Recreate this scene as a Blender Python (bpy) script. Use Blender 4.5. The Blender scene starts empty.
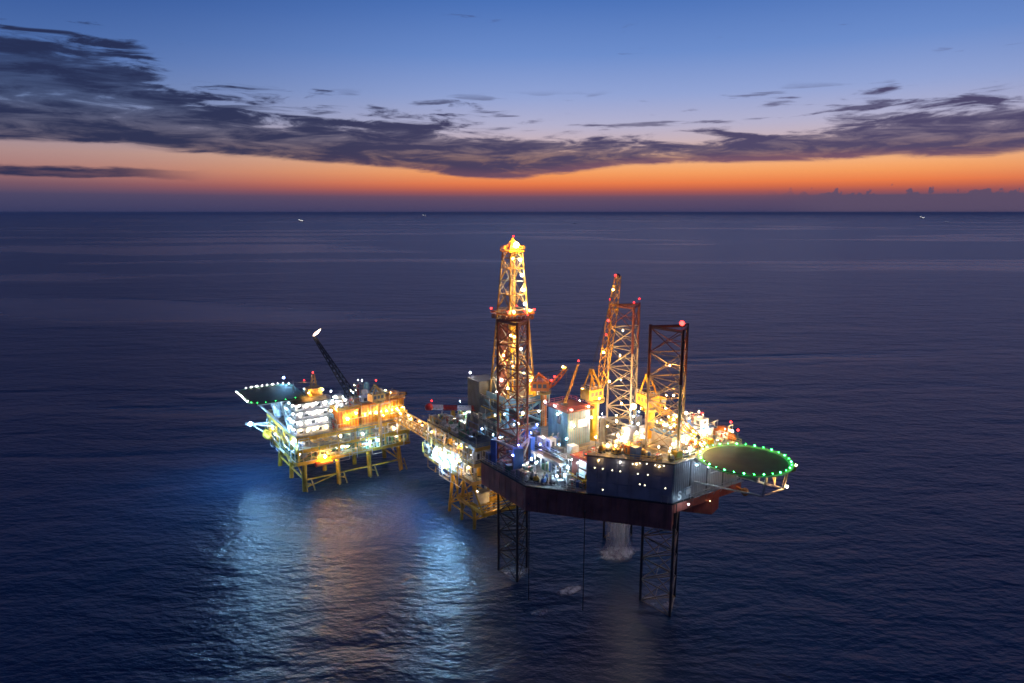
import bpy, math, random
from mathutils import Vector

# ------------------------------------------------------------------ camera
sc = bpy.context.scene
R = math.radians
H, PITCH, FPX = 100.0, R(10.72), 683.0
cam = bpy.data.cameras.new('camera')
camo = bpy.data.objects.new('camera', cam)
sc.collection.objects.link(camo)
cam.lens, cam.sensor_width = 24.0, 36.0
cam.clip_start, cam.clip_end = 1.0, 200000.0
camo.location = (0, 0, H)
camo.rotation_euler = (R(90) - PITCH, 0, 0)
sc.camera = camo

# ------------------------------------------------------------------ render look
sc.view_settings.view_transform = 'Standard'
sc.view_settings.look = 'None'
sc.view_settings.exposure = 0.0
sc.view_settings.gamma = 1.0
sc.view_settings.use_curve_mapping = False
sc.render.engine = 'CYCLES'
cy = sc.cycles
cy.use_denoising = True
cy.use_light_tree = True
cy.max_bounces = 5
cy.diffuse_bounces = 2
cy.glossy_bounces = 3
cy.transparent_max_bounces = 12
cy.sample_clamp_indirect = 6.0
cy.sample_clamp_direct = 0.0
cy.filter_width = 1.6
cy.caustics_reflective = False
cy.caustics_refractive = False


def lin(c):
    """8-bit sRGB triple to linear."""
    return tuple(((v / 255) / 12.92 if v <= 10 else (((v / 255) + .055) / 1.055) ** 2.4) for v in c)


def elev(y, x=512):
    """elevation and azimuth in degrees of a picture position (used to lay out the sky)"""
    d = Vector(((x - 512) / FPX, math.cos(PITCH), -math.sin(PITCH))) - Vector((0, math.sin(PITCH), math.cos(PITCH))) * ((y - 341.5) / FPX)
    d.normalize()
    return math.degrees(math.asin(d.z)), math.degrees(math.atan2(d.x, d.y))


# ------------------------------------------------------------------ world: twilight sky
world = bpy.data.worlds.new('World')
sc.world = world
world.use_nodes = True
nt = world.node_tree
N, L = nt.nodes, nt.links
bg = N['Background']


def nd(t, **kw):
    n = N.new(t)
    for k, v in kw.items():
        setattr(n, k, v)
    return n


def math_n(op, a, b=None, c=None, clamp=False):
    n = nd('ShaderNodeMath', operation=op, use_clamp=clamp)
    for i, v in enumerate((a, b, c)):
        if v is None:
            continue
        if isinstance(v, (int, float)):
            n.inputs[i].default_value = v
        else:
            L.new(v, n.inputs[i])
    return n.outputs[0]


def ramp_n(fac, stops, interp='LINEAR'):
    n = nd('ShaderNodeValToRGB')
    n.color_ramp.interpolation = interp
    els = n.color_ramp.elements
    while len(els) < len(stops):
        els.new(0.5)
    for e, (p, c) in zip(els, stops):
        e.position = p
        e.color = (*c, 1)
    L.new(fac, n.inputs[0])
    return n.outputs[0]


def curve_n(fac, pts, lo, hi):
    n = nd('ShaderNodeFloatCurve')
    c = n.mapping.curves[0]
    n.mapping.clip_min_x, n.mapping.clip_max_x, n.mapping.clip_min_y, n.mapping.clip_max_y = 0, 1, 0, 1
    while len(c.points) < len(pts):
        c.points.new(0.5, 0.5)
    for p, (x, y) in zip(c.points, pts):
        p.location = (x, (y - lo) / (hi - lo))
        p.handle_type = 'AUTO_CLAMPED'
    n.mapping.update()
    L.new(fac, n.inputs['Value'])
    return math_n('ADD', math_n('MULTIPLY', n.outputs[0], hi - lo), lo)


def mix_n(fac, a, b, blend='MIX'):
    n = nd('ShaderNodeMix', data_type='RGBA', blend_type=blend)
    for s, v in ((n.inputs[0], fac), (n.inputs[6], a), (n.inputs[7], b)):
        if isinstance(v, tuple):
            s.default_value = (*v, 1)
        elif isinstance(v, (int, float)):
            s.default_value = v
        else:
            L.new(v, s)
    return n.outputs[2]


def noise_n(vec, scale, detail=4, rough=.55, dist=0.0):
    n = nd('ShaderNodeTexNoise')
    n.inputs['Scale'].default_value = scale
    n.inputs['Detail'].default_value = detail
    n.inputs['Roughness'].default_value = rough
    n.inputs['Distortion'].default_value = dist
    L.new(vec, n.inputs['Vector'])
    return n.outputs[0]


def comb_n(x, y, z=0.0):
    n = nd('ShaderNodeCombineXYZ')
    for i, v in enumerate((x, y, z)):
        if isinstance(v, (int, float)):
            n.inputs[i].default_value = v
        else:
            L.new(v, n.inputs[i])
    return n.outputs[0]


def smooth_n(v, a, b):
    n = nd('ShaderNodeMapRange', interpolation_type='SMOOTHSTEP')
    L.new(v, n.inputs[0])
    n.inputs[1].default_value, n.inputs[2].default_value = a, b
    return n.outputs[0]


tc = nd('ShaderNodeTexCoord')
sep = nd('ShaderNodeSeparateXYZ')
L.new(tc.outputs['Generated'], sep.inputs[0])
el = math_n('DEGREES', math_n('ARCSINE', sep.outputs[2]))
el.node.label = 'elevation'
az = math_n('DEGREES', math_n('ARCTAN2', sep.outputs[0], sep.outputs[1]))
eln = math_n('DIVIDE', math_n('ADD', el, 2.0), 92.0, clamp=True)      # -2..90 deg


def P(e):
    return (e + 2) / 92


def sky_stops(rows):
    return [(P(e), lin(c)) for e, c in rows]


# towards the set sun, and away from it
warm_ramp = ramp_n(eln, sky_stops([
    (-2, (66, 64, 100)), (0.1, (74, 68, 102)), (0.9, (92, 74, 102)), (1.4, (118, 80, 98)), (1.75, (190, 92, 74)),
    (2.3, (234, 124, 74)), (3.2, (247, 162, 98)), (4.2, (242, 182, 134)), (5.3, (205, 178, 180)), (6.8, (180, 177, 205)),
    (9.0, (146, 163, 211)), (12.0, (108, 140, 202)), (16.0, (72, 112, 182)), (26.0, (58, 98, 170)), (90.0, (14, 36, 88))]))
side_ramp = ramp_n(eln, sky_stops([
    (-2, (54, 58, 96)), (0.1, (60, 62, 98)), (1.2, (74, 70, 102)), (2.0, (120, 88, 104)), (3.0, (168, 122, 120)), (4.2, (172, 140, 140)),
    (5.6, (150, 144, 164)), (7.5, (108, 128, 172)), (10.5, (78, 110, 170)), (14.5, (50, 86, 152)), (20.0, (30, 62, 122)),
    (30.0, (20, 48, 102)), (90.0, (14, 36, 88))]))
back_ramp = ramp_n(eln, sky_stops([
    (-2, (30, 40, 70)), (2, (44, 50, 84)), (8, (56, 62, 104)), (16, (40, 58, 108)), (40, (20, 44, 96)), (90, (14, 36, 88))]))
azoff = math_n('ABSOLUTE', math_n('SUBTRACT', az, 15.0))
f_side = smooth_n(azoff, 12.0, 54.0)
f_back = smooth_n(azoff, 55.0, 130.0)
sky = mix_n(f_back, mix_n(f_side, warm_ramp, side_ramp), back_ramp)

# the physical sky of a sun just below the horizon adds a little of its own blue
nish = nd('ShaderNodeTexSky', sky_type='NISHITA', sun_disc=False)
nish.sun_elevation, nish.sun_rotation, nish.altitude = R(-3.0), R(9.0), 100
nish.dust_density, nish.ozone_density = 2.0, 3.0
sky = mix_n(0.06, sky, nish.outputs[0], 'ADD')

# cloud bank: base and top line over azimuth
AZ0, AZ1 = -40.0, 40.0
aznorm = math_n('DIVIDE', math_n('SUBTRACT', az, AZ0), AZ1 - AZ0, clamp=True)


def line_pts(pix):
    out = []
    for x, y in pix:
        e, a = elev(y, x)
        out.append(((a - AZ0) / (AZ1 - AZ0), e))
    out.insert(0, (0.0, out[0][1]))
    out.append((1.0, out[-1][1]))
    return out


base = curve_n(aznorm, line_pts([(0, 139), (100, 145), (200, 154), (300, 161), (400, 169), (500, 179), (550, 175), (620, 167), (720, 163), (850, 159), (1023, 156)]), 0, 20)
top = curve_n(aznorm, line_pts([(0, 32), (60, 46), (120, 58), (165, 86), (200, 100), (280, 116), (380, 126), (500, 132), (600, 138), (700, 141), (770, 133), (830, 122), (920, 112), (1023, 100)]), 0, 20)
cvec = comb_n(math_n('MULTIPLY', az, 0.20), math_n('MULTIPLY', el, 1.25), 3.7)
n1 = noise_n(cvec, 1.0, 9, .62, .45)
cvec2 = comb_n(math_n('MULTIPLY', az, 0.05), math_n('MULTIPLY', el, 0.42), 11.3)
n2 = noise_n(cvec2, 1.0, 3, .5)
d_bot = math_n('DIVIDE', math_n('SUBTRACT', el, base), 0.55)
d_top = math_n('DIVIDE', math_n('SUBTRACT', top, el), 1.9)
inside = math_n('MAXIMUM', math_n('MINIMUM', math_n('MINIMUM', d_bot, d_top), 0.95), -1.3)
nz = math_n('ADD', math_n('MULTIPLY', math_n('SUBTRACT', n1, .42), 5.0), math_n('MULTIPLY', math_n('SUBTRACT', n2, .48), 2.6))
# the base is a cleaner line than the ragged top
nzw = math_n('MULTIPLY', nz, math_n('ADD', .25, math_n('MULTIPLY', smooth_n(d_bot, -0.6, 2.2), .75)))
bank = smooth_n(math_n('ADD', inside, nzw), -0.05, 0.75)
# thin detached streaks above the bank
svec = comb_n(math_n('MULTIPLY', az, 0.13), math_n('MULTIPLY', el, 1.25), 21.0)
streak = smooth_n(noise_n(svec, 1.0, 6, .55, .25), 0.575, 0.66)
smask = math_n('MULTIPLY', smooth_n(el, 5.6, 6.8), math_n('SUBTRACT', 1.0, smooth_n(el, 8.2, 9.6)))
streak = math_n('MULTIPLY', math_n('MULTIPLY', streak, smask), .9)
# low streak at the left under the bank
lowl = math_n('MULTIPLY', smooth_n(math_n('ABSOLUTE', math_n('SUBTRACT', el, math_n('ADD', 2.75, math_n('MULTIPLY', math_n('SUBTRACT', noise_n(comb_n(math_n('MULTIPLY', az, .2), math_n('MULTIPLY', el, 1.2), 4.0), 1.0, 5), .5), .9)))), 0.48, 0.25),
              math_n('SUBTRACT', 1.0, smooth_n(az, -31.0, -22.5)))
# far cumulus heads on the right, rising out of the haze
hvec = comb_n(math_n('MULTIPLY', az, 1.5), math_n('MULTIPLY', el, 1.2), 8.0)
hh = math_n('ADD', 1.3, math_n('MULTIPLY', math_n('MAXIMUM', math_n('SUBTRACT', noise_n(hvec, 1.0, 4, .55), .44), 0.0), 2.4))
hmask = math_n('MULTIPLY', smooth_n(az, 19.0, 26.0), math_n('SUBTRACT', 1.0, smooth_n(az, 52.0, 70.0)))
heads = math_n('MULTIPLY', smooth_n(math_n('SUBTRACT', hh, el), -0.02, 0.10), hmask)
heads = math_n('MULTIPLY', heads, .92)
vis = math_n('SUBTRACT', 1.0, smooth_n(azoff, 100.0, 150.0))
cfar = math_n('MULTIPLY', math_n('MAXIMUM', math_n('MAXIMUM', bank, streak), lowl), vis)
cloud_col = mix_n(smooth_n(az, -30.0, 20.0), lin((37, 45, 79)), lin((72, 66, 102)))
cloud_col = mix_n(smooth_n(math_n('ADD', n1, math_n('MULTIPLY', n2, .4)), .55, .80), mix_n(.28, cloud_col, sky), cloud_col)
under = math_n('MULTIPLY', math_n('SUBTRACT', 1.0, smooth_n(d_bot, 0.0, 1.7)), smooth_n(azoff, 34.0, 8.0))
cloud_col = mix_n(math_n('MULTIPLY', under, .5), cloud_col, lin((150, 96, 106)))
sky = mix_n(math_n('MULTIPLY', cfar, .97), sky, cloud_col)
sky = mix_n(heads, sky, lin((92, 78, 104)))
L.new(sky, bg.inputs[0])
bg.inputs[1].default_value = 1.0

# the sun itself has set: it stands just below the horizon ahead
sun = bpy.data.lights.new('sun', 'SUN')
sun.energy, sun.angle, sun.color = 0.5, R(0.5), (1.0, 0.62, 0.38)
suno = bpy.data.objects.new('sun', sun)
sc.collection.objects.link(suno)
suno.rotation_euler = Vector((math.sin(R(9)), math.cos(R(9)), math.sin(R(-3.0)))).to_track_quat('Z', 'Y').to_euler()

# ------------------------------------------------------------------ frames, helpers
PHI = R(34.4)
E2 = Vector((math.cos(PHI), math.sin(PHI), 0))        # u: along the rigs' broad sides
E1 = Vector((-math.sin(PHI), math.cos(PHI), 0))       # v: away over the stern, towards the bridge
ORG = Vector((0, 150, 0))


def W(u, v, z=0.0):
    return ORG + E2 * u + E1 * v + Vector((0, 0, z))


def UV(p):
    d = Vector(p) - ORG
    return Vector((d.dot(E2), d.dot(E1), p[2]))


def at(x, y, z):
    """rig coordinates of the point at height z on the sight line of a picture position"""
    d = Vector(((x - 512) / FPX, math.cos(PITCH), -math.sin(PITCH))) - Vector((0, math.sin(PITCH), math.cos(PITCH))) * ((y - 341.5) / FPX)
    t = (z - H) / d.z
    return UV(Vector((0, 0, H)) + d * t)


class MB:
    def __init__(self):
        self.v, self.f, self.sm = [], [], []

    def add(self, vs, fs, smooth=False):
        o = len(self.v)
        self.v += [tuple(p) for p in vs]
        self.f += [tuple(i + o for i in f) for f in fs]
        self.sm += [smooth] * len(fs)
        return self

    def box(self, x0, x1, y0, y1, z0, z1):
        vs = [(x, y, z) for z in (z0, z1) for y in (y0, y1) for x in (x0, x1)]
        return self.add(vs, [(0, 2, 3, 1), (4, 5, 7, 6), (0, 1, 5, 4), (2, 6, 7, 3), (0, 4, 6, 2), (1, 3, 7, 5)])

    def cbox(self, c, s, rz=0.0):
        x, y, z = s[0] / 2, s[1] / 2, s[2] / 2
        ca, sa = math.cos(rz), math.sin(rz)
        vs = []
        for k in (-z, z):
            for j in (-y, y):
                for i in (-x, x):
                    vs.append((c[0] + i * ca - j * sa, c[1] + i * sa + j * ca, c[2] + k))
        return self.add(vs, [(0, 2, 3, 1), (4, 5, 7, 6), (0, 1, 5, 4), (2, 6, 7, 3), (0, 4, 6, 2), (1, 3, 7, 5)])

    def prism(self, poly, z0, z1):
        n = len(poly)
        vs = [(p[0], p[1], z0) for p in poly] + [(p[0], p[1], z1) for p in poly]
        fs = [tuple(range(n - 1, -1, -1)), tuple(range(n, 2 * n))]
        fs += [(i, (i + 1) % n, n + (i + 1) % n, n + i) for i in range(n)]
        return self.add(vs, fs)

    def tube(self, p, q, r, n=6, r2=None, cap=True):
        p, q = Vector(p), Vector(q)
        d = q - p
        if d.length < 1e-6:
            return self
        d.normalize()
        a = d.orthogonal().normalized()
        b = d.cross(a)
        r2 = r if r2 is None else r2
        vs = []
        for c, rr in ((p, r), (q, r2)):
            for i in range(n):
                t = 2 * math.pi * i / n
                vs.append(c + (a * math.cos(t) + b * math.sin(t)) * rr)
        fs = [(i, (i + 1) % n, n + (i + 1) % n, n + i) for i in range(n)]
        self.add(vs, fs, n > 6)
        if cap:
            self.add(vs[:n], [tuple(range(n - 1, -1, -1))])
            self.add(vs[n:], [tuple(range(n))])
        return self

    def lathe(self, c, prof, n=16, axis='z'):
        vs = []
        for r, h in prof:
            for i in range(n):
                t = 2 * math.pi * i / n
                x, y = r * math.cos(t), r * math.sin(t)
                p = (x, y, h) if axis == 'z' else ((h, x, y) if axis == 'x' else (x, h, y))
                vs.append((c[0] + p[0], c[1] + p[1], c[2] + p[2]))
        m = len(prof)
        fs = [(k * n + i, k * n + (i + 1) % n, (k + 1) * n + (i + 1) % n, (k + 1) * n + i) for k in range(m - 1) for i in range(n)]
        self.add(vs, fs, True)
        if prof[0][0] > 1e-4:
            self.add(vs[:n], [tuple(range(n - 1, -1, -1))])
        if prof[-1][0] > 1e-4:
            self.add(vs[-n:], [tuple(range(n))])
        return self

    def rail(self, pts, z, h=1.1, r=.055, closed=False, step=2.4):
        ps = [Vector((p[0], p[1], z)) for p in pts]
        if closed:
            ps.append(ps[0])
        for a, b in zip(ps, ps[1:]):
            for hh in (h * .52, h):
                self.tube(a + Vector((0, 0, hh)), b + Vector((0, 0, hh)), r, 4, cap=False)
            k = max(1, int((b - a).length / step))
            for i in range(k + 1):
                p = a.lerp(b, i / k)
                self.tube(p, p + Vector((0, 0, h)), r, 4, cap=False)
        return self

    def data(self, name, mat, off=(0, 0, 0)):
        me = bpy.data.meshes.new(name)
        o = Vector(off)
        me.from_pydata([tuple(Vector(p) - o) for p in self.v], [], self.f)
        me.polygons.foreach_set('use_smooth', self.sm)
        me.materials.append(mat)
        me.update()
        return me


COL = sc.collection


def mk(name, data, parent=None, loc=(0, 0, 0), rot=(0, 0, 0)):
    o = bpy.data.objects.new(name, data)
    COL.objects.link(o)
    o.parent = parent
    o.location = loc
    o.rotation_euler = rot
    return o


class Thing:
    """an Empty at the base of a thing; parts are written in rig coordinates (u, v, z)"""

    def __init__(self, name, label, cat, base, group=None, kind=None):
        self.o = mk(name, None, None, W(*base), (0, 0, PHI))
        self.o.empty_display_size = 1.0
        self.base = Vector(base)
        self.o['label'] = label
        self.o['category'] = cat
        if group:
            self.o['group'] = group
        if kind:
            self.o['kind'] = kind

    def part(self, name, mb, mat, parent=None, label=None):
        o = mk(name, mb.data(name, mat, self.base), parent or self.o)
        if label:
            o['label'] = label
        return o


# ------------------------------------------------------------------ materials
MATS = {}


def mat(name, col, rough=.5, metal=0.0, vary=.35, scale=.35, rust=0.0, spec=.4):
    """painted steel: base colour broken up by weathering noise and, if asked, vertical rust streaks"""
    m = bpy.data.materials.new(name)
    m.use_nodes = True
    t = m.node_tree
    b = t.nodes['Principled BSDF']
    tcn = t.nodes.new('ShaderNodeTexCoord')
    no = t.nodes.new('ShaderNodeTexNoise')
    no.inputs['Scale'].default_value = scale
    no.inputs['Detail'].default_value = 6
    t.links.new(tcn.outputs['Object'], no.inputs['Vector'])
    rp = t.nodes.new('ShaderNodeValToRGB')
    e = rp.color_ramp.elements
    e[0].position, e[1].position = .34, .66
    e[0].color = (*[c * (1 - vary) for c in col], 1)
    e[1].color = (*[min(1, c * (1 + vary * .5)) for c in col], 1)
    t.links.new(no.outputs[0], rp.inputs[0])
    out = rp.outputs[0]
    if rust:
        mp = t.nodes.new('ShaderNodeMapping')
        mp.inputs['Scale'].default_value = (.9, .9, .09)
        t.links.new(tcn.outputs['Object'], mp.inputs[0])
        n2_ = t.nodes.new('ShaderNodeTexNoise')
        n2_.inputs['Scale'].default_value = 1.0
        n2_.inputs['Detail'].default_value = 5
        t.links.new(mp.outputs[0], n2_.inputs['Vector'])
        mr = t.nodes.new('ShaderNodeMapRange')
        mr.inputs[1].default_value, mr.inputs[2].default_value, mr.inputs[4].default_value = .52, .72, rust
        t.links.new(n2_.outputs[0], mr.inputs[0])
        mx = t.nodes.new('ShaderNodeMix')
        mx.data_type = 'RGBA'
        t.links.new(mr.outputs[0], mx.inputs[0])
        t.links.new(out, mx.inputs[6])
        mx.inputs[7].default_value = (.09, .035, .015, 1)
        out = mx.outputs[2]
    t.links.new(out, b.inputs['Base Color'])
    b.inputs['Roughness'].default_value = rough
    b.inputs['Metallic'].default_value = metal
    b.inputs['Specular IOR Level'].default_value = spec
    MATS[name] = m
    return m


def emit(name, col, strength):
    m = bpy.data.materials.new(name)
    m.use_nodes = True
    t = m.node_tree
    t.nodes.remove(t.nodes['Principled BSDF'])
    e = t.nodes.new('ShaderNodeEmission')
    e.inputs[0].default_value = (*col, 1)
    e.inputs[1].default_value = strength
    t.links.new(e.outputs[0], t.nodes['Material Output'].inputs[0])
    MATS[name] = m
    return m


M = MATS
mat('white', (.62, .63, .62), .45, rust=.25)
mat('cream', (.55, .52, .44), .5, rust=.3)
mat('grey', (.30, .31, .32), .5, rust=.3)
mat('quarters_grey', (.42, .39, .37), .45, vary=.22, rust=.18)
mat('cladding', (.31, .315, .33), .4, vary=.2, rust=.2)
mat('dark_grey', (.075, .08, .09), .55)
mat('wind_wall', (.07, .09, .11), .5, rust=.2)
mat('hull_red', (.52, .15, .11), .55, vary=.4, scale=.2, rust=.45)
mat('leg_steel', (.40, .34, .24), .55, rust=.5)
mat('leg_maroon', (.16, .045, .035), .55, rust=.4)
mat('leg_shade', (.035, .035, .038), .6)  # near-black leg colour that paints in the shade below the hull
mat('yellow', (.62, .36, .03), .45, rust=.35)
mat('orange', (.58, .17, .02), .5, rust=.3)
mat('ochre', (.50, .30, .07), .5, rust=.35)
mat('red', (.45, .035, .03), .45)
mat('blue', (.05, .14, .38), .45, rust=.2)
mat('teal', (.16, .33, .40), .45, vary=.25, rust=.25)
mat('green_paint', (.10, .26, .17), .5, rust=.2)
mat('deck_green', (.05, .12, .08), .7)
mat('deck_steel', (.16, .165, .16), .65, vary=.45, scale=.5, rust=.3)
mat('helideck_dark', (.016, .03, .015), .75, vary=.45, scale=.25)
mat('heli_rim', (.16, .2, .14), .6)
mat('pipe_metal', (.42, .41, .38), .35, .55)
mat('rail_paint', (.55, .45, .16), .5)
mat('rail_white', (.5, .5, .48), .5)
mat('galv', (.36, .37, .38), .4, .4)
mat('black_steel', (.022, .023, .026), .55)
mat('lettering', (.86, .86, .84), .5, vary=.1)
mat('ship_hull', (.05, .06, .09), .6)

LAMP = {          # colour, radiance, bulb size factor
    'white': ((1.0, .94, .85), 780, .42), 'cool': ((.52, .77, 1.0), 760, .42), 'warm': ((1.0, .64, .25), 950, .42),
    'sodium': ((1.0, .44, .07), 1500, .44), 'green': ((.03, 1.0, .10), 130, .55), 'red': ((1.0, .02, .02), 9, 1.0),
    'pink': ((1.0, .035, .03), 11, 1.05), 'flood': ((.24, .58, 1.0), 3800, .5), 'blue': ((.08, .14, 1.0), 800, .42), 'port': ((1.0, .86, .66), 5, 1.0),
    'far_white': ((1.0, .95, .85), 5.0, 1.0), 'far_orange': ((1.0, .5, .2), 3.0, 1.0), 'far_dim': ((.8, .9, 1.0), 1.6, 1.0),
}
BULB = {}


def bulb_data(kind, r):
    key = (kind, round(r, 2))
    if key not in BULB:
        c, s, k = LAMP[kind]
        r *= k
        dim = key[1] < .24 and s > 100            # small fittings are also weaker ones
        mname = 'lamp_' + kind + ('_small' if dim else '')
        m = M.get(mname) or emit(mname, c, s * (.35 if dim else 1))
        g = (1 + 5 ** .5) / 2
        vs = [Vector(p).normalized() * r for p in ((-1, g, 0), (1, g, 0), (-1, -g, 0), (1, -g, 0), (0, -1, g), (0, 1, g), (0, -1, -g), (0, 1, -g), (g, 0, -1), (g, 0, 1), (-g, 0, -1), (-g, 0, 1))]
        fs = [(0, 11, 5), (0, 5, 1), (0, 1, 7), (0, 7, 10), (0, 10, 11), (1, 5, 9), (5, 11, 4), (11, 10, 2), (10, 7, 6), (7, 1, 8), (3, 9, 4), (3, 4, 2), (3, 2, 6), (3, 6, 8), (3, 8, 9), (4, 9, 5), (2, 4, 11), (6, 2, 10), (8, 6, 7), (9, 8, 1)]
        b = MB().add(vs, fs, True)
        BULB[key] = b.data('bulb', m)
    return BULB[key]


POSTS = {}


def lamp(th, p, kind='white', r=.3, post=2.0, parent=None):
    """a lamp: post (or bracket) with a cap, and the glowing bulb as its sub-part; p is the bulb's place"""
    key = round(post, 2), round(r, 2)
    if key not in POSTS:
        b = MB()
        b.tube((0, 0, -post), (0, 0, -.3 * r if post >= 0 else .3 * r), .06, 5)
        POSTS[key] = b.data('floodlight', M['dark_grey'])
    if parent is None:
        o = mk('floodlight', POSTS[key], th.o, Vector(p) - th.base)
    else:
        o = mk('floodlight', POSTS[key], parent, Vector(p) - th.base)
    mk('bulb', bulb_data(kind, r), o)
    return o


# ------------------------------------------------------------------ the sea
def build_sea():
    m = bpy.data.materials.new('sea_water')
    m.use_nodes = True
    t = m.node_tree
    b = t.nodes['Principled BSDF']
    LK = t.links.new
    g = t.nodes.new('ShaderNodeNewGeometry')

    def noise(sc_, det, rough=.5, stretch=(1, 1, 1), rot=0.0, dist=0.0):
        mp = t.nodes.new('ShaderNodeMapping')
        mp.inputs['Scale'].default_value = stretch
        mp.inputs['Rotation'].default_value = (0, 0, rot)
        LK(g.outputs['Position'], mp.inputs[0])
        n = t.nodes.new('ShaderNodeTexNoise')
        n.inputs['Scale'].default_value = sc_
        n.inputs['Detail'].default_value = det
        n.inputs['Roughness'].default_value = rough
        n.inputs['Distortion'].default_value = dist
        LK(mp.outputs[0], n.inputs['Vector'])
        return n.outputs[0]

    def mth(op, a, c):
        n = t.nodes.new('ShaderNodeMath')
        n.operation = op
        for i, v in enumerate((a, c)):
            if isinstance(v, (int, float)):
                n.inputs[i].default_value = v
            else:
                LK(v, n.inputs[i])
        return n.outputs[0]

    def mrange(v, a, c, lo, hi):
        n = t.nodes.new('ShaderNodeMapRange')
        n.interpolation_type = 'SMOOTHSTEP'
        LK(v, n.inputs[0])
        for i, x in enumerate((a, c, lo, hi)):
            n.inputs[i + 1].default_value = x
        return n.outputs[0]

    swell = noise(.020, 2, .5, (.42, 1, 1), R(8), .4)
    waves = noise(.085, 4, .58, (.45, 1, 1), R(-10), .3)
    chop = noise(.42, 4, .6, (.6, 1, 1), R(14))
    hgt = mth('ADD', mth('ADD', mth('MULTIPLY', swell, 3.0), mth('MULTIPLY', waves, 2.0)), mth('MULTIPLY', chop, .7))
    # wind lanes and slicks: calmer and rougher water
    lanes = noise(.0016, 5, .55, (.28, 1, 1), R(6), 1.6)
    calm = mrange(lanes, .52, .60, 1.0, .45)
    bump = t.nodes.new('ShaderNodeBump')
    bump.inputs['Strength'].default_value = 1.0
    bump.inputs['Distance'].default_value = 1.0
    LK(mth('MULTIPLY', hgt, calm), bump.inputs['Height'])
    LK(bump.outputs[0], b.inputs['Normal'])
    LK(mrange(lanes, .50, .62, .31, .25), b.inputs['Roughness'])
    b.inputs['Base Color'].default_value = (.004, .034, .088, 1)
    b.inputs['IOR'].default_value = 1.333
    mb = MB()
    rings = [0, 60, 120, 200, 300, 450, 700, 1100, 2000, 4000, 9000, 20000, 60000]
    n = 48
    vs = [(0, 200, 0)]
    for r in rings[1:]:
        vs += [(r * math.cos(2 * math.pi * i / n), 200 + r * math.sin(2 * math.pi * i / n), 0) for i in range(n)]
    fs = [(0, 1 + i, 1 + (i + 1) % n) for i in range(n)]
    for k in range(len(rings) - 2):
        a, c = 1 + k * n, 1 + (k + 1) * n
        fs += [(a + i, c + i, c + (i + 1) % n, a + (i + 1) % n) for i in range(n)]
    mb.add(vs, fs)
    o = mk('sea', mb.data('sea', m))
    o['kind'] = 'structure'
    o['label'] = 'dark blue open sea rippled by long low waves'
    return o


build_sea()

rnd = random.Random(11)

# ------------------------------------------------------------------ jack-up rig: hull
HB, HT = 25.0, 31.5
hull = Thing('jackup_hull', 'dark red barge hull of the drilling rig raised on three lattice legs', 'rig hull', (35, 5, HB))
HULL = [(33, -19.4), (42.5, -13), (48, -19.2), (52.5, -17.6), (55.5, -12), (62, 8), (62, 30.6), (10.5, 30.6), (10.5, 9.2)]
hull.part('shell', MB().prism(HULL, HB, HT), M['hull_red'])
hull.part('bow_ledge', MB().prism([(33.3, -19.3), (58.9, -19.3), (58.9, -6), (44, -6)], 29.1, 31.38), M['hull_red'])
DECK = [(33, -19.45), (58.9, -19.45), (62.05, 8), (62.05, 30.65), (10.45, 30.65), (10.45, 9.2)]
hull.part('main_deck', MB().prism(DECK, 31.52, 31.8), M['deck_steel'])
b = MB()
for a, c in zip(DECK, DECK[1:] + DECK[:1]):
    b.tube((*a, 31.6), (*c, 31.6), .22, 6)
hull.part('rub_rail', b, M['black_steel'])
for i in range(16):       # plate stiffeners on the two sides that face out
    t_ = (i + .5) / 16
    u, v = 33 + (10.5 - 33) * t_, -19.4 + (9.2 + 19.4) * t_
    hull.part('plate_stiffener', MB().cbox((u, v, 28.2), (.16, .5, 6.2), math.atan2(28.6, -22.5)), M['hull_red'])
for i in range(8):
    hull.part('plate_stiffener', MB().cbox((10.5, 10.5 + i * 2.7, 28.2), (.22, .16, 6.2)), M['hull_red'])
b = MB()
b.rail([(20, -3.6), (10.7, 9.3), (10.7, 30.4), (61.8, 30.4), (61.8, 8), (58.7, -19.2)], 31.8, 1.2, .05)
hull.part('railing', b, M['rail_white'])
b = MB()          # sponson plates and fairlead under the bow ledge
b.tube((57, -19.4, 30.4), (57, -21.4, 30.0), .35, 8)
b.lathe((57, -22.0, 29.9), [(.2, -.5), (1.0, -.4), (1.0, .4), (.2, .5)], 12, 'x')
hull.part('fairlead', b, M['orange'])
b = MB()
b.tube((34.2, -19.7, 31.5), (34.2, -19.7, 25.2), .12, 6)
b.tube((36.0, -18.2, 31.0), (36.0, -18.2, 26.6), .10, 6)
hull.part('downpipe', b, M['black_steel'])

# ------------------------------------------------------------------ jack-up legs
LEGC = [(15.8, 22.0), (54.3, 19.8), (38.5, -12.4)]
LEGLAB = ['triangular lattice jack-up leg standing in front of the tall drilling derrick',
          'warmly lit lattice jack-up leg beside the raised crane boom',
          'dark lattice jack-up leg with one large red lamp on top']


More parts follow.
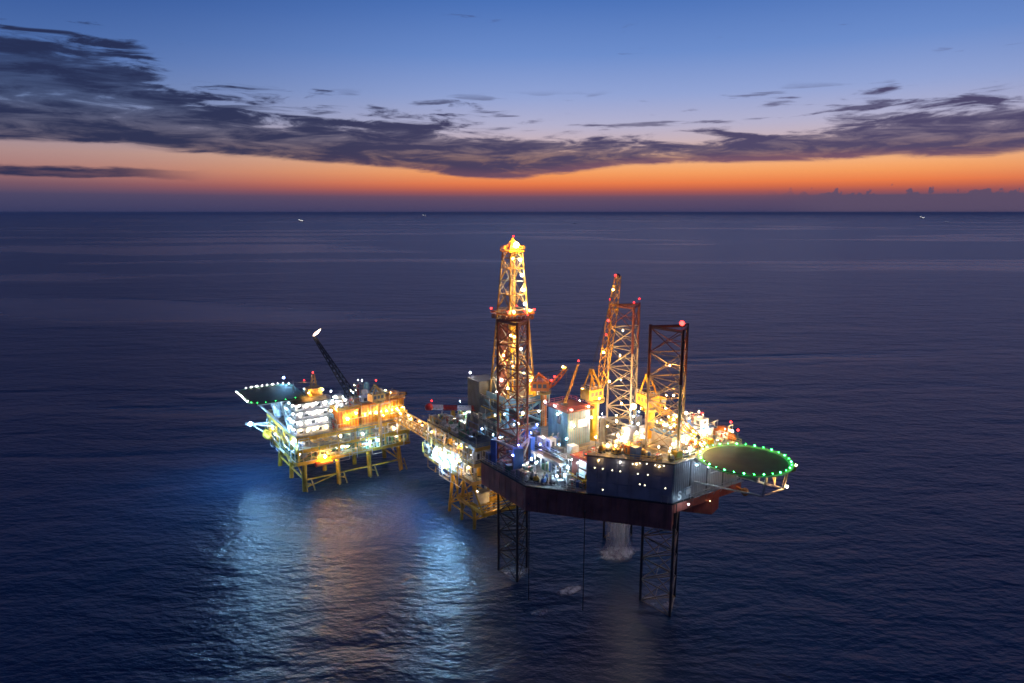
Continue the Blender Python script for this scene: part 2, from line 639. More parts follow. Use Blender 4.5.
def leg(ci, ztop, label):
    cu, cv = LEGC[ci]
    th = Thing('lattice_column', label, 'rig leg', (cu, cv, -8), 'lattice legs of the drilling rig')
    th.o['kind'] = 'thing'
    RR = (4.7, 5.2, 5.5)[ci]
    ch = []
    for a in (-80, 40, 160):
        w = R(a) - PHI
        ch.append((cu + RR * math.cos(w), cv + RR * math.sin(w)))
    for u, v in ch:
        b = MB()
        th.part('chord', MB().tube((u, v, -8), (u, v, 27.9), .34, 8), M['leg_shade'])
        b.tube((u, v, 28), (u, v, 60), .32, 8)
        th.part('chord', b, M['leg_steel'] if ci != 0 else M['leg_maroon'])
        b2 = MB()
        b2.tube((u, v, 60.05), (u, v, ztop + .8), .38, 8)
        th.part('chord', b2, M['leg_maroon'])
    nb = 13
    hb = (ztop + 6) / nb
    for k in range(nb):
        z0 = -6 + k * hb
        z1 = z0 + hb
        zm = (z0 + z1) / 2
        b = MB()
        for i in range(3):
            p, q = ch[i], ch[(i + 1) % 3]
            mid = ((p[0] + q[0]) / 2, (p[1] + q[1]) / 2)
            b.tube((*p, z1), (*q, z1), .17, 5)
            b.tube((*p, z0), (*q, z1), .13, 5)
            b.tube((*q, z0), (*p, z1), .13, 5)
        ms = [(ch[i][0] / 2 + ch[(i + 1) % 3][0] / 2, ch[i][1] / 2 + ch[(i + 1) % 3][1] / 2, zm) for i in range(3)]
        for i in range(3):
            b.tube(ms[i], ms[(i + 1) % 3], .10, 4)
        th.part('bracing', b, M['leg_shade'] if (ci == 0 and z1 < 31) else (M['leg_maroon'] if (k >= nb - 1 or ci == 0) else M['leg_steel']))
    b = MB()
    for i in range(3):
        b.tube((*ch[i], ztop + .3), (*ch[(i + 1) % 3], ztop + .3), .3, 6)
    th.part('top_frame', b, M['leg_maroon'])
    return th, ch


legA, chA = leg(0, 71.5, LEGLAB[0])
legB, chB = leg(1, 73.0, LEGLAB[1])
legC, chC = leg(2, 72.5, LEGLAB[2])
lamp(legC, (chC[0][0] + .4, chC[0][1] + .8, 74.6), 'pink', .62, 1.6)
lamp(legA, (chA[1][0], chA[1][1], 73.2), 'red', .25, .8)
for i, (u, v) in enumerate(chB):
    lamp(legB, (u, v, 74.9), 'red', .24, 1.0)
# legs are lit from the deck, and by lamps on their own bracing
for (u, v, z) in ((37.6, -11.4, 48.5), (39.2, -12.8, 56.0), (38.2, -12.0, 63.5)):
    lamp(legC, (u, v, z), 'sodium', .36, 1.2)
lamp(legB, (52.0, 18.6, 44.5), 'sodium', .4, 1.2)
lamp(legB, (54.0, 21.5, 50.8), 'warm', .35, 1.2)
lamp(legB, (52.6, 20.5, 58.6), 'warm', .3, 1.2)
lamp(legB, (53.4, 20.5, 66.0), 'warm', .28, 1.2)

# jacking frames round the legs
for ci, lab in enumerate(('steel jacking frame round the leg in front of the derrick', 'steel jacking frame round the leg beside the raised crane boom')):
    cu, cv = LEGC[ci]
    th = Thing('jacking_frame', lab, 'jacking frame', (cu, cv, 31.8))
    ch = (chA, chB)[ci]
    for u, v in ch:
        du, dv = u - cu, v - cv
        th.part('jack_case', MB().cbox((u + du * .20, v + dv * .20, 35.4), (1.5, 2.6, 7.2), math.atan2(dv, du)), M['blue' if ci == 0 else 'grey'])
    b = MB()
    for i in range(3):
        p, q = ch[i], ch[(i + 1) % 3]
        e = 1.22
        P_ = [(cu + (p[0] - cu) * e, cv + (p[1] - cv) * e), (cu + (q[0] - cu) * e, cv + (q[1] - cv) * e)]
        for z in (32.4, 38.6):
            b.tube((*P_[0], z), (*P_[1], z), .4, 6)
        b.tube((*P_[0], 32.4), (*P_[1], 38.6), .25, 6)
    th.part('brace_frame', b, M['grey'])
    for i in range(3):
        u, v = ch[i]
        lamp(th, (u + (u - cu) * .3, v + (v - cv) * .3, 40.0), 'blue' if (ci == 0 and i < 2) else 'cool', .26, 1.1)

# ------------------------------------------------------------------ accommodation block
acc = Thing('accommodation_block', 'grey steel accommodation block with lit portholes at the rig bow', 'quarters', (40, -11, 31.8))
ACC = [(33, -19.2), (57.5, -19.2), (57.5, -4.2), (20.2, -3.0)]
acc.part('wall', MB().prism(ACC, 31.8, 41.4), M['quarters_grey'])
acc.part('roof_deck', MB().prism([(32.9, -19.6), (57.9, -19.6), (57.9, -3.8), (19.6, -2.6)], 41.42, 41.8), M['deck_steel'])
LW = Vector((20.2 - 33, -3.0 + 19.2, 0))
LWL = LW.length
LWD = LW / LWL
LWN = Vector((-LWD.y, LWD.x, 0)) * (1 if Vector((-LWD.y, LWD.x)).dot(Vector((-1, -1))) > 0 else -1)


def onwall(s, z, out=0.0):
    p = Vector((33, -19.2, 0)) + LWD * s + LWN * out
    return (p.x, p.y, z)


ang = math.atan2(LWD.y, LWD.x)
for i in range(8):                       # flat plate panels of the porthole side
    for j in range(3):
        s0 = LWL * (i + .5) / 8
        acc.part('panel', MB().cbox(onwall(s0, 33.5 + j * 3.15, .05 + .02 * ((i * 5 + j * 3) % 3)), (LWL / 8 - .22, .10 + .04 * ((i * 5 + j * 3) % 3), 2.95), ang), M['quarters_grey'])
for i in range(36):                      # ribs of the bow side
    u = 33.5 + i * .68
    if i % 9 == 8:
        acc.part('downpipe', MB().tube((u, -19.36, 31.9), (u, -19.36, 41.3), .13, 6), M['dark_grey'])
    else:
        acc.part('rib', MB().box(u - .15, u + .15, -19.36, -19.21, 31.9, 41.3), M['cladding'])
acc.part('bow_plate', MB().box(33.1, 57.4, -19.245, -19.203, 31.85, 41.35), M['cladding'])


def wall_hit(x, y):
    """place on the porthole wall seen at a picture position"""
    d = Vector(((x - 512) / FPX, math.cos(PITCH), -math.sin(PITCH))) - Vector((0, math.sin(PITCH), math.cos(PITCH))) * ((y - 341.5) / FPX)
    c = UV((0, 0, H))
    dd = Vector((d.dot(E2), d.dot(E1), d.z))
    p0 = Vector((33, -19.2, 0))
    t = (p0 - c).dot(LWN) / dd.dot(LWN)
    return c + dd * t


for x, y in [(595, 467.5), (603, 468.5), (612.5, 470), (620.5, 471), (633, 461.5), (640, 463), (638, 473.5), (648, 474.5), (647, 463.5), (640, 484), (645, 485), (665.5, 488), (603, 489.5), (655.5, 465), (664, 465.5), (671, 466.5), (671.4, 466)]:
    p = wall_hit(x, y)
    if p.z > 41.2:
        p.z = 40.7
    s = (p - Vector((33, -19.2, p.z))).dot(LWD)
    if s < .6:
        continue
    q = Vector(onwall(s, p.z, .12))
    b = MB().lathe((0, 0, 0), [(.32, -.06), (.32, .10), (.24, .12)], 10, 'y')
    me = b.data('porthole', M['dark_grey'])
    o = mk('porthole', me, acc.o, q - acc.base, (0, 0, ang))
    g2 = MB().lathe((0, 0, 0), [(.17, .0), (.17, .13), (.01, .15)], 10, 'y')
    mk('glass', g2.data('glass', M.get('lamp_port') or emit('lamp_port', LAMP['port'][0], 4)), o)
b = MB()
b.rail([(33.0, -19.4), (57.7, -19.4), (57.7, -4)], 41.8, 1.2, .05)
b.rail([(33.0, -19.4), (19.8, -2.9)], 41.8, 1.2, .05)
acc.part('railing', b, M['rail_paint'])
b = MB()                                  # walkway along the bow ledge
b.box(40, 58.8, -20.3, -19.42, 31.82, 31.95)
b.rail([(36, -20.2), (58.8, -20.2)], 31.95, 1.15, .05)
for i in range(8):
    b.tube((40 + i * 2.6, -20.2, 31.9), (40 + i * 2.6, -19.4, 30.6), .07, 4)
acc.part('walkway', b, M['galv'])
# name letter on the bow side, white on grey
cu_ = bpy.data.curves.new('letter', 'FONT')
cu_.body, cu_.size, cu_.extrude, cu_.offset = 'S', 3.0, .03, .06
cu_.materials.append(M['lettering'])
o = mk('letter', cu_, acc.o, Vector((34.6, -19.5, 32.3)) - acc.base, (R(90), 0, 0))
lm = bpy.data.meshes.new_from_object(o)
bpy.data.objects.remove(o)
o = mk('letter', lm, acc.o, Vector((34.6, -19.5, 32.3)) - acc.base, (R(90), 0, 0))
o['label'] = 'white letter S on the ribbed bow side'
b = MB()
b.box(36.9, 38.5, -20.1, -19.4, 33.3, 34.7)
b.tube((36.7, -20.2, 35.2), (38.6, -20.2, 35.2), .12, 6)
acc.part('raft_cradle', b, M['white'])
b = MB()
q = onwall(1.4, 32.6, .4)
b.tube(onwall(.9, 31.9, .4), onwall(.9, 33.6, .4), .14, 6)
b.tube(onwall(.9, 33.6, .4), onwall(2.4, 33.6, .4), .14, 6)
b.tube(onwall(2.4, 33.6, .4), onwall(2.4, 31.9, .4), .14, 6)
acc.part('bollard_frame', b, M['cream'])
# second tier of the quarters and wheelhouse
tier = Thing('upper_deckhouse', 'white upper deckhouse with a row of lit windows on the quarters roof', 'deckhouse', (47, -9, 41.8))
tier.part('wall', MB().box(40, 55.5, -12.2, -5.2, 41.8, 44.9), M['white'])
tier.part('roof', MB().box(39.6, 55.9, -12.6, -4.8, 44.92, 45.2), M['blue'])
for i in range(7):
    o = tier.part('window', MB().box(41.0 + i * 2.05, 42.3 + i * 2.05, -12.30, -12.18, 43.0, 44.1), M['dark_grey'])
    mk('pane', MB().box(41.1 + i * 2.05, 42.2 + i * 2.05, -12.34, -12.31, 43.1, 44.0).data('pane', M['lamp_port'], tier.base), o)
b = MB().rail([(39.8, -12.4), (55.7, -12.4), (55.7, -5)], 45.2, 1.1, .05)
tier.part('railing', b, M['rail_white'])

# ------------------------------------------------------------------ helideck of the rig
HC = (46.2, -29.1)
HZ = 43.0
heli = Thing('rig_helideck', 'round dark helideck ringed with green lights overhanging the bow', 'helideck', (46.2, -20.0, 34))


def ring(c, r, n=24, ph=0.0):
    return [(c[0] + r * math.cos(2 * math.pi * i / n + ph), c[1] + r * math.sin(2 * math.pi * i / n + ph)) for i in range(n)]


heli.part('deck', MB().prism(ring(HC, 9.6, 32), HZ - .35, HZ), M['helideck_dark'])
b = MB()
ri, ro = ring(HC, 9.62, 32), ring(HC, 10.8, 32)
for i in range(32):
    j = (i + 1) % 32
    b.add([(*ri[i], HZ - .2), (*ri[j], HZ - .2), (*ro[j], HZ + .05), (*ro[i], HZ + .05), (*ri[i], HZ - .3), (*ri[j], HZ - .3), (*ro[j], HZ - .05), (*ro[i], HZ - .05)],
          [(0, 1, 2, 3), (7, 6, 5, 4), (3, 2, 6, 7)])
    b.tube((*ro[i], HZ + .03), (*ro[j], HZ + .03), .09, 5)
heli.part('safety_net', b, M['heli_rim'])
for i in range(30):
    a = 2 * math.pi * i / 30
    lamp(heli, (HC[0] + 10.2 * math.cos(a), HC[1] + 10.2 * math.sin(a), HZ + .42), 'green', (.25, .21, .28, .23)[i * 7 % 4], .5)
TIP = (51.5, -36.1, 37.0)
b = MB()
T2 = (42.5, -37.0, 37.6)
root1, root2 = (57.2, -19.3, 33.2), (40.5, -19.3, 35.5)
b.tube(root1, TIP, .33, 6)
b.tube((57.0, -19.3, 41.0), (54.6, -34.0, 42.4), .33, 6)
b.tube(TIP, T2, .22, 6)
b.tube(TIP, (53.2, -36.2, 42.4), .28, 6)
b.tube(TIP, (49.5, -38.0, 42.4), .24, 6)
b.tube(T2, (42.6, -37.6, 42.4), .22, 6)
for k in range(1, 6):
    t_ = k / 6
    p = Vector(root1).lerp(Vector(TIP), t_)
    q = Vector((57.0, -19.3, 41.0)).lerp(Vector((54.6, -34.0, 42.4)), t_)
    b.tube(p, q, .14, 5)
    q2 = Vector((57.0, -19.3, 41.0)).lerp(Vector((54.6, -34.0, 42.4)), t_ - 1 / 6)
    b.tube(p, q2, .12, 5)
b.tube(root2, T2, .26, 6)
b.tube((40.5, -19.3, 41.0), (41.0, -36.0, 42.4), .26, 6)
heli.part('support_truss', b, M['cream'])
b = MB()
for k in range(-4, 5):
    hw = math.sqrt(max(0, 9.4 ** 2 - (k * 2.3) ** 2))
    b.box(HC[0] - hw, HC[0] + hw, HC[1] + k * 2.3 - .12, HC[1] + k * 2.3 + .12, HZ - .95, HZ - .36)
for du in (-6, 6):
    b.box(HC[0] + du - .2, HC[0] + du + .2, HC[1] - 8, -19.6, HZ - 1.5, HZ - .96)
heli.part('deck_girder', b, M['grey'])
b = MB()
b.box(51.6, 54.0, -37.4, -35.6, 41.2, 42.4)
heli.part('access_platform', b, M['yellow'])
lamp(heli, (52.2, -36.6, 37.5), 'warm', .55, .4)
lamp(heli, (54.6, -37.0, 42.3), 'sodium', .36, .4)
lamp(heli, (51.9, -33.6, 39.9), 'sodium', .4, -1.6)
lamp(heli, (57.5, -22.0, 40.4), 'white', .26, -1.6)
lamp(heli, (38.5, -21.5, 41.0), 'cool', .26, -1.2)
lamp(heli, (55.6, -20.2, 36.8), 'white', .22, .5)
for u in (41.5, 46.0, 50.5):
    lamp(heli, (u, -22.6, 40.2), 'cool', .34, -1.6)
lamp(hull, (44.0, 6.0, 23.6), 'white', .8, -1.4)  # lamp added under the hull to brighten the falling water
lamp(hull, (46.0, -20.0, 29.4), 'warm', .08, -.6)  # small lamp added under the bow ledge to lighten the hull side
lamp(hull, (36.2, -21.6, 31.6), 'cool', .25, .3)  # lamp added to light up the letter on the bow side
lamp(hull, (50.0, 6.0, 23.6), 'white', .4, -1.4)  # second added lamp, likewise there to brighten the water curtain

# ------------------------------------------------------------------ cantilever, drill floor, derrick
cant = Thing('cantilever', 'twin steel cantilever beams carrying the drill floor over the stern', 'cantilever', (31, 36, 31.8))
for u in (24, 38):
    b = MB().box(u - .7, u + .7, 8, 60, 31.85, 36.2)
    beam = cant.part('beam', b, M['wind_wall'])
    for k in range(18):
        for s in (-1, 1):
            b = MB().box(u + s * .7 - (.22 if s < 0 else 0), u + s * .7 + (.22 if s > 0 else 0), 9 + k * 2.9, 9.25 + k * 2.9, 31.9, 36.15)
            cant.part('stiffener', b, M['wind_wall'], beam)
for k in range(9):
    cant.part('cross_member', MB().box(24.75, 37.25, 9 + k * 6.1, 9.5 + k * 6.1, 34.6, 35.8), M['dark_grey'])
cant.part('deck_plate', MB().box(23, 39, 8.5, 37.5, 36.22, 36.4), M['deck_steel'])
b = MB().rail([(23.2, 8.7), (23.2, 60)], 36.25, 1.1, .05).rail([(38.8, 8.7), (38.8, 60)], 36.25, 1.1, .05)
cant.part('railing', b, M['rail_white'])
for v, k in ((12, 'cool'), (19, 'white'), (26, 'cool'), (33, 'cool'), (57, 'white')):
    lamp(cant, (23.3, v, 39.4), k, .27, 3.1)
for v in (15, 27, 40, 50):
    lamp(cant, (22.9, v, 33.6), 'cool', .26, -1.2)

DU, DV = 31.0, 45.0
floor = Thing('drill_floor', 'raised drill floor on a braced steel substructure below the derrick', 'drill floor', (DU, DV, 36.3))
b = MB()
SB = [(DU + a * 6.4, DV + c * 6.4) for a, c in ((-1, -1), (1, -1), (1, 1), (-1, 1))]
for p in SB:
    floor.part('column', MB().box(p[0] - .45, p[0] + .45, p[1] - .45, p[1] + .45, 36.25, 43.6), M['teal'])
b = MB()
for i in range(4):
    p, q = SB[i], SB[(i + 1) % 4]
    b.tube((*p, 36.8), (*q, 43.2), .3, 6)
    b.tube((*q, 36.8), (*p, 43.2), .3, 6)
    b.tube((*p, 43.3), (*q, 43.3), .35, 6)
floor.part('cross_bracing', b, M['teal'])
floor.part('floor_plate', MB().box(DU - 8, DU + 8, DV - 8, DV + 8, 43.65, 44.3), M['deck_steel'])
b = MB()
b.box(DU - 8.0, DU - 7.75, DV - 8, DV + 2.5, 44.32, 46.4)
b.box(DU - 7.74, DU + 2, DV - 8, DV - 7.75, 44.32, 46.0)
b.box(DU + 2.05, DU + 8, DV - 8, DV - 7.75, 44.32, 45.4)
floor.part('wind_wall', b, M['teal'])
floor.part('railing', MB().rail([(DU - 7.9, DV + 7.9), (DU + 7.9, DV + 7.9), (DU + 7.9, DV - 7.9)], 44.3, 1.1, .05), M['rail_paint'])
doghouse = Thing('doghouse', 'yellow steel doghouse cabin on the drill floor beside the derrick', 'cabin', (DU + 5.5, DV - 5, 44.3))
doghouse.part('wall', MB().box(DU + 3.4, DU + 7.4, DV - 7.4, DV - 3.2, 44.3, 47.2), M['yellow'])
doghouse.part('roof', MB().box(DU + 3.2, DU + 7.6, DV - 7.6, DV - 3.0, 47.22, 47.45), M['ochre'])
o = doghouse.part('window', MB().box(DU + 4, DU + 6.8, DV - 7.46, DV - 7.41, 45.6, 46.6), M['lamp_port'])
winch = Thing('drawworks_house', 'dark slab-sided drawworks house with two lamps on its roof', 'cabin', (26, 54, 37.2))
winch.part('wall', MB().box(22.4, 29.4, 50.6, 57.6, 38.2, 48.4), M['wind_wall'])
winch.part('roof', MB().box(22.1, 29.7, 50.3, 57.9, 48.42, 48.7), M['dark_grey'])
b = MB()
for v in (51.5, 56.5):
    b.box(23, 23.6, v, v + .6, 36.3, 38.18)
    b.box(28, 28.6, v, v + .6, 36.3, 38.18)
winch.part('support_leg', b, M['dark_grey'])
b = MB()
for i in range(8):
    b.box(22.28, 22.4, 51 + i * .85, 51.12 + i * .85, 38.3, 48.2)
winch.part('wall_rib', b, M['wind_wall'])
lamp(winch, (23.0, 57.0, 50.2), 'white', .42, 1.5)
lamp(winch, (28.6, 51.2, 50.0), 'white', .42, 1.3)

der = Thing('drilling_derrick', 'tall tapered drilling derrick with lamps up its frame and a lit crown', 'derrick', (DU, DV, 44.3))
ZB, ZT = 44.3, 88.5


def dw(z):
    t_ = (z - ZB) / (ZT - ZB)
    return 5.0 + (2.1 - 5.0) * t_


for s, t_ in ((-1, -1), (1, -1), (1, 1), (-1, 1)):
    b = MB()
    b.tube((DU + s * dw(ZB), DV + t_ * dw(ZB), ZB), (DU + s * dw(ZT), DV + t_ * dw(ZT), ZT), .34, 6, .24)
    der.part('corner_post', b, M['ochre'])
zs = [44.3, 50.6, 56.4, 61.8, 66.8, 71.4, 75.8, 79.9, 83.6, 86.6, 88.5]
for k in range(len(zs) - 1):
    z0, z1 = zs[k], zs[k + 1]
    b = MB()
    for i in range(4):
        c = [(-1, -1), (1, -1), (1, 1), (-1, 1)]
        p, q = c[i], c[(i + 1) % 4]
        A = Vector((DU + p[0] * dw(z0), DV + p[1] * dw(z0), z0))
        B = Vector((DU + q[0] * dw(z0), DV + q[1] * dw(z0), z0))
        C = Vector((DU + p[0] * dw(z1), DV + p[1] * dw(z1), z1))
        D = Vector((DU + q[0] * dw(z1), DV + q[1] * dw(z1), z1))
        b.tube(C, D, .17, 5)
        if k == 0 and i == 0:
            continue
        if k % 2:
            b.tube(A, (C + D) / 2, .14, 5)
            b.tube(B, (C + D) / 2, .14, 5)
        else:
            b.tube((A + B) / 2, C, .14, 5)
            b.tube((A + B) / 2, D, .14, 5)
    der.part('bracing', b, M['leg_maroon'] if k in (3,) else (M['ochre'] if k % 2 else M['leg_steel']))
b = MB()
for s, w_ in ((70.2, 4.7),):
    for i in range(4):
        c = [(-1, -1), (1, -1), (1, 1), (-1, 1)]
        p, q = c[i], c[(i + 1) % 4]
        b.tube((DU + p[0] * w_, DV + p[1] * w_, s), (DU + q[0] * w_, DV + q[1] * w_, s), .25, 6)
b.box(DU - 4.6, DU + 4.6, DV - 4.6, DV - 3.3, 69.9, 70.1)
b.box(DU - 4.6, DU - 3.3, DV - 3.25, DV + 4.6, 69.9, 70.1)
der.part('monkey_board', b, M['orange'])
b = MB()
for i in range(4):
    c = [(-1, -1), (1, -1), (1, 1), (-1, 1)]
    p, q = c[i], c[(i + 1) % 4]
    P0, Q0 = Vector((DU + p[0] * 4.65, DV + p[1] * 4.65, 0)), Vector((DU + q[0] * 4.65, DV + q[1] * 4.65, 0))
    for j in range(6):
        m_ = P0.lerp(Q0, (j + .5) / 6)
        if j in (2, 3) and i % 2:
            continue
        der.part('windbreak_panel', MB().cbox((m_.x, m_.y, 69.0), (1.2, .1, 1.2), math.atan2((Q0 - P0).y, (Q0 - P0).x)), M['leg_maroon'])
b = MB().rail([(DU - 4.6, DV - 4.6), (DU + 4.6, DV - 4.6), (DU + 4.6, DV + 4.6), (DU - 4.6, DV + 4.6)], 70.2, 1.1, .06, True)
der.part('railing', b, M['rail_paint'])
b = MB()
b.box(DU - 2.7, DU + 2.7, DV - 2.7, DV + 2.7, 88.5, 88.9)
b.rail([(DU - 2.6, DV - 2.6), (DU + 2.6, DV - 2.6), (DU + 2.6, DV + 2.6), (DU - 2.6, DV + 2.6)], 88.9, 1.2, .09, True)
der.part('crown_platform', b, M['yellow'])
b = MB()
for s in (-1, 1):
    b.tube((DU + s * 1.8, DV - 1.5, 88.9), (DU, DV, 92.6), .14, 5)
    b.tube((DU + s * 1.8, DV + 1.5, 88.9), (DU, DV, 92.6), .14, 5)
b.lathe((DU, DV, 90.0), [(.2, -.6), (.9, -.5), (.9, .5), (.2, .6)], 12, 'x')
der.part('crown_block', b, M['orange'])
b = MB()
for s in (-.5, -.2, .2, .5):
    b.tube((DU + s, DV, 89.6), (DU + s * 1.3, DV, 67.2), .07, 4)
b.box(DU - .9, DU + .9, DV - .6, DV + .6, 63.4, 67.2)
b.tube((DU, DV, 63.4), (DU, DV, 61.2), .3, 6)
b.tube((DU, DV, 61.4), (DU, DV, 45), .22, 6)
b.box(DU - .8, DU + .8, DV - .9, DV + .9, 58, 61.4)
der.part('travelling_block', b, M['yellow'])
b = MB()
for i in range(7):
    for j in range(5):
        b.tube((DU - 3.6 + i * .42, DV + 1.0 + j * .5, 44.4), (DU - 3.0 + i * .36, DV + 1.0 + j * .42, 69.8), .10, 4)
der.part('standing_pipe', b, M['leg_maroon'])
# stair column up the derrick
b = MB()
for k in range(9):
    z0 = 46 + k * 4.4
    s = dw(z0) + .25
    sg = 1 if k % 2 else -1
    b.tube((DU - s, DV + sg * s * .7, z0), (DU - dw(z0 + 4.4) - .25, DV - sg * s * .6, z0 + 4.4), .15, 4)
der.part('ladder', b, M['cream'])
lamp(der, (DU - .8, DV - 3.0, 90.6), 'sodium', 1.9, 1.6)
lamp(der, (DU + .3, DV, 93.0), 'red', .3, .4)
for (u, v, z, k, r_) in [(DU + 1.0, DV - 2.6, 86.2, 'warm', .5), (DU - 1.4, DV - 2.2, 86.6, 'sodium', .42), (DU + 1.3, DV - 2.9, 81.6, 'cool', .46), (DU + 1.8, DV - 3.1, 77.2, 'warm', .62), (DU + 2.2, DV - 3.2, 73.0, 'cool', .46),
                         (DU - 2.6, DV - 4.5, 71.1, 'warm', .38), (DU + 1.4, DV - 4.5, 71.1, 'pink', .36), (DU + 3.2, DV - 4.5, 71.1, 'warm', .36),
                         (DU - 4.7, DV + 4.6, 71.3, 'pink', .34), (DU - 4.7, DV - 4.7, 71.3, 'pink', .3), (DU + 4.7, DV - 4.7, 71.3, 'pink', .34), (DU + 4.7, DV + 4.6, 71.3, 'pink', .3),
                         (DU - 2.8, DV - 3.2, 64.0, 'warm', .4), (DU + .6, DV - 3.6, 59.5, 'white', .42), (DU - 2.0, DV - 3.4, 54.6, 'white', .4), (DU + 1.4, DV - 4.2, 52.0, 'warm', .42),
                         (DU - 4.6, DV - 2.0, 57.8, 'sodium', .36), (DU - 3.4, DV + 1.0, 49.4, 'white', .5), (DU + 3.8, DV - 4.4, 49.4, 'sodium', .5), (DU - 1.2, DV - 4.6, 48.2, 'sodium', .45), (DU - 5.2, DV - 5.0, 48.4, 'warm', .42), (DU + 2.6, DV + 3.0, 62.0, 'sodium', .4), (DU + 3.0, DV + 2.0, 54.0, 'warm', .45)]:
    lamp(der, (u, v, z), k, r_ * (1.25 if k != 'pink' else .9), .9)
for (u, v, z, k, r_) in [(DU + 7.2, DV - 8.4, 46.6, 'white', .34), (DU - 8.4, DV - 4.0, 47.6, 'white', .36), (DU + 8.3, DV + 1, 47.2, 'cool', .34), (DU - 8.3, DV - 7.8, 41.6, 'cool', .4), (DU - 2, DV - 8.3, 41.0, 'cool', .36), (DU + 4, DV - 8.3, 40.6, 'white', .3)]:
    lamp(floor, (u, v, z), k, r_, 1.4 if z > 44 else -1.8)

# burner boom, red and white
boom = Thing('burner_boom', 'horizontal burner boom striped red and white with a red head', 'boom', (26.0, 50.5, 39.2))
bp0 = UV((-8.5, 207.0, 39.3))
bp1 = UV((-26.2, 208.5, 39.4))
for k in range(4):
    a, c = bp0.lerp(bp1, k / 4), bp0.lerp(bp1, (k + 1) / 4 - .01)
    b = MB()
    sd = (bp1 - bp0).normalized().cross(Vector((0, 0, 1)))
    for off in ((.7, -.5), (-.7, -.5), (0, .7)):
        b.tube(a + sd * off[0] + Vector((0, 0, off[1])), c + sd * off[0] + Vector((0, 0, off[1])), .16, 6)
    for j in range(4):
        p, q = a.lerp(c, j / 4), a.lerp(c, (j + 1) / 4)
        b.tube(p + sd * .7 + Vector((0, 0, -.5)), q + Vector((0, 0, .7)), .09, 4)
        b.tube(p - sd * .7 + Vector((0, 0, -.5)), q + Vector((0, 0, .7)), .09, 4)
        b.tube(p + sd * .7 + Vector((0, 0, -.5)), q - sd * .7 + Vector((0, 0, -.5)), .09, 4)
    b.tube(a, c, .42, 8)
    boom.part('boom_section', b, M['red'] if k % 2 == 0 else M['lettering'])
b = MB().lathe(bp1, [(.3, -1.1), (1.2, -.8), (1.4, .2), (.9, 1.0), (.2, 1.3)], 14)
boom.part('burner_head', b, M['red'])
lamp(boom, bp1 + Vector((.6, -.6, 2.1)), 'red', .26, .9)
lamp(boom, bp0.lerp(bp1, .45) + Vector((0, 0, 2.2)), 'cool', .22, 1.6)

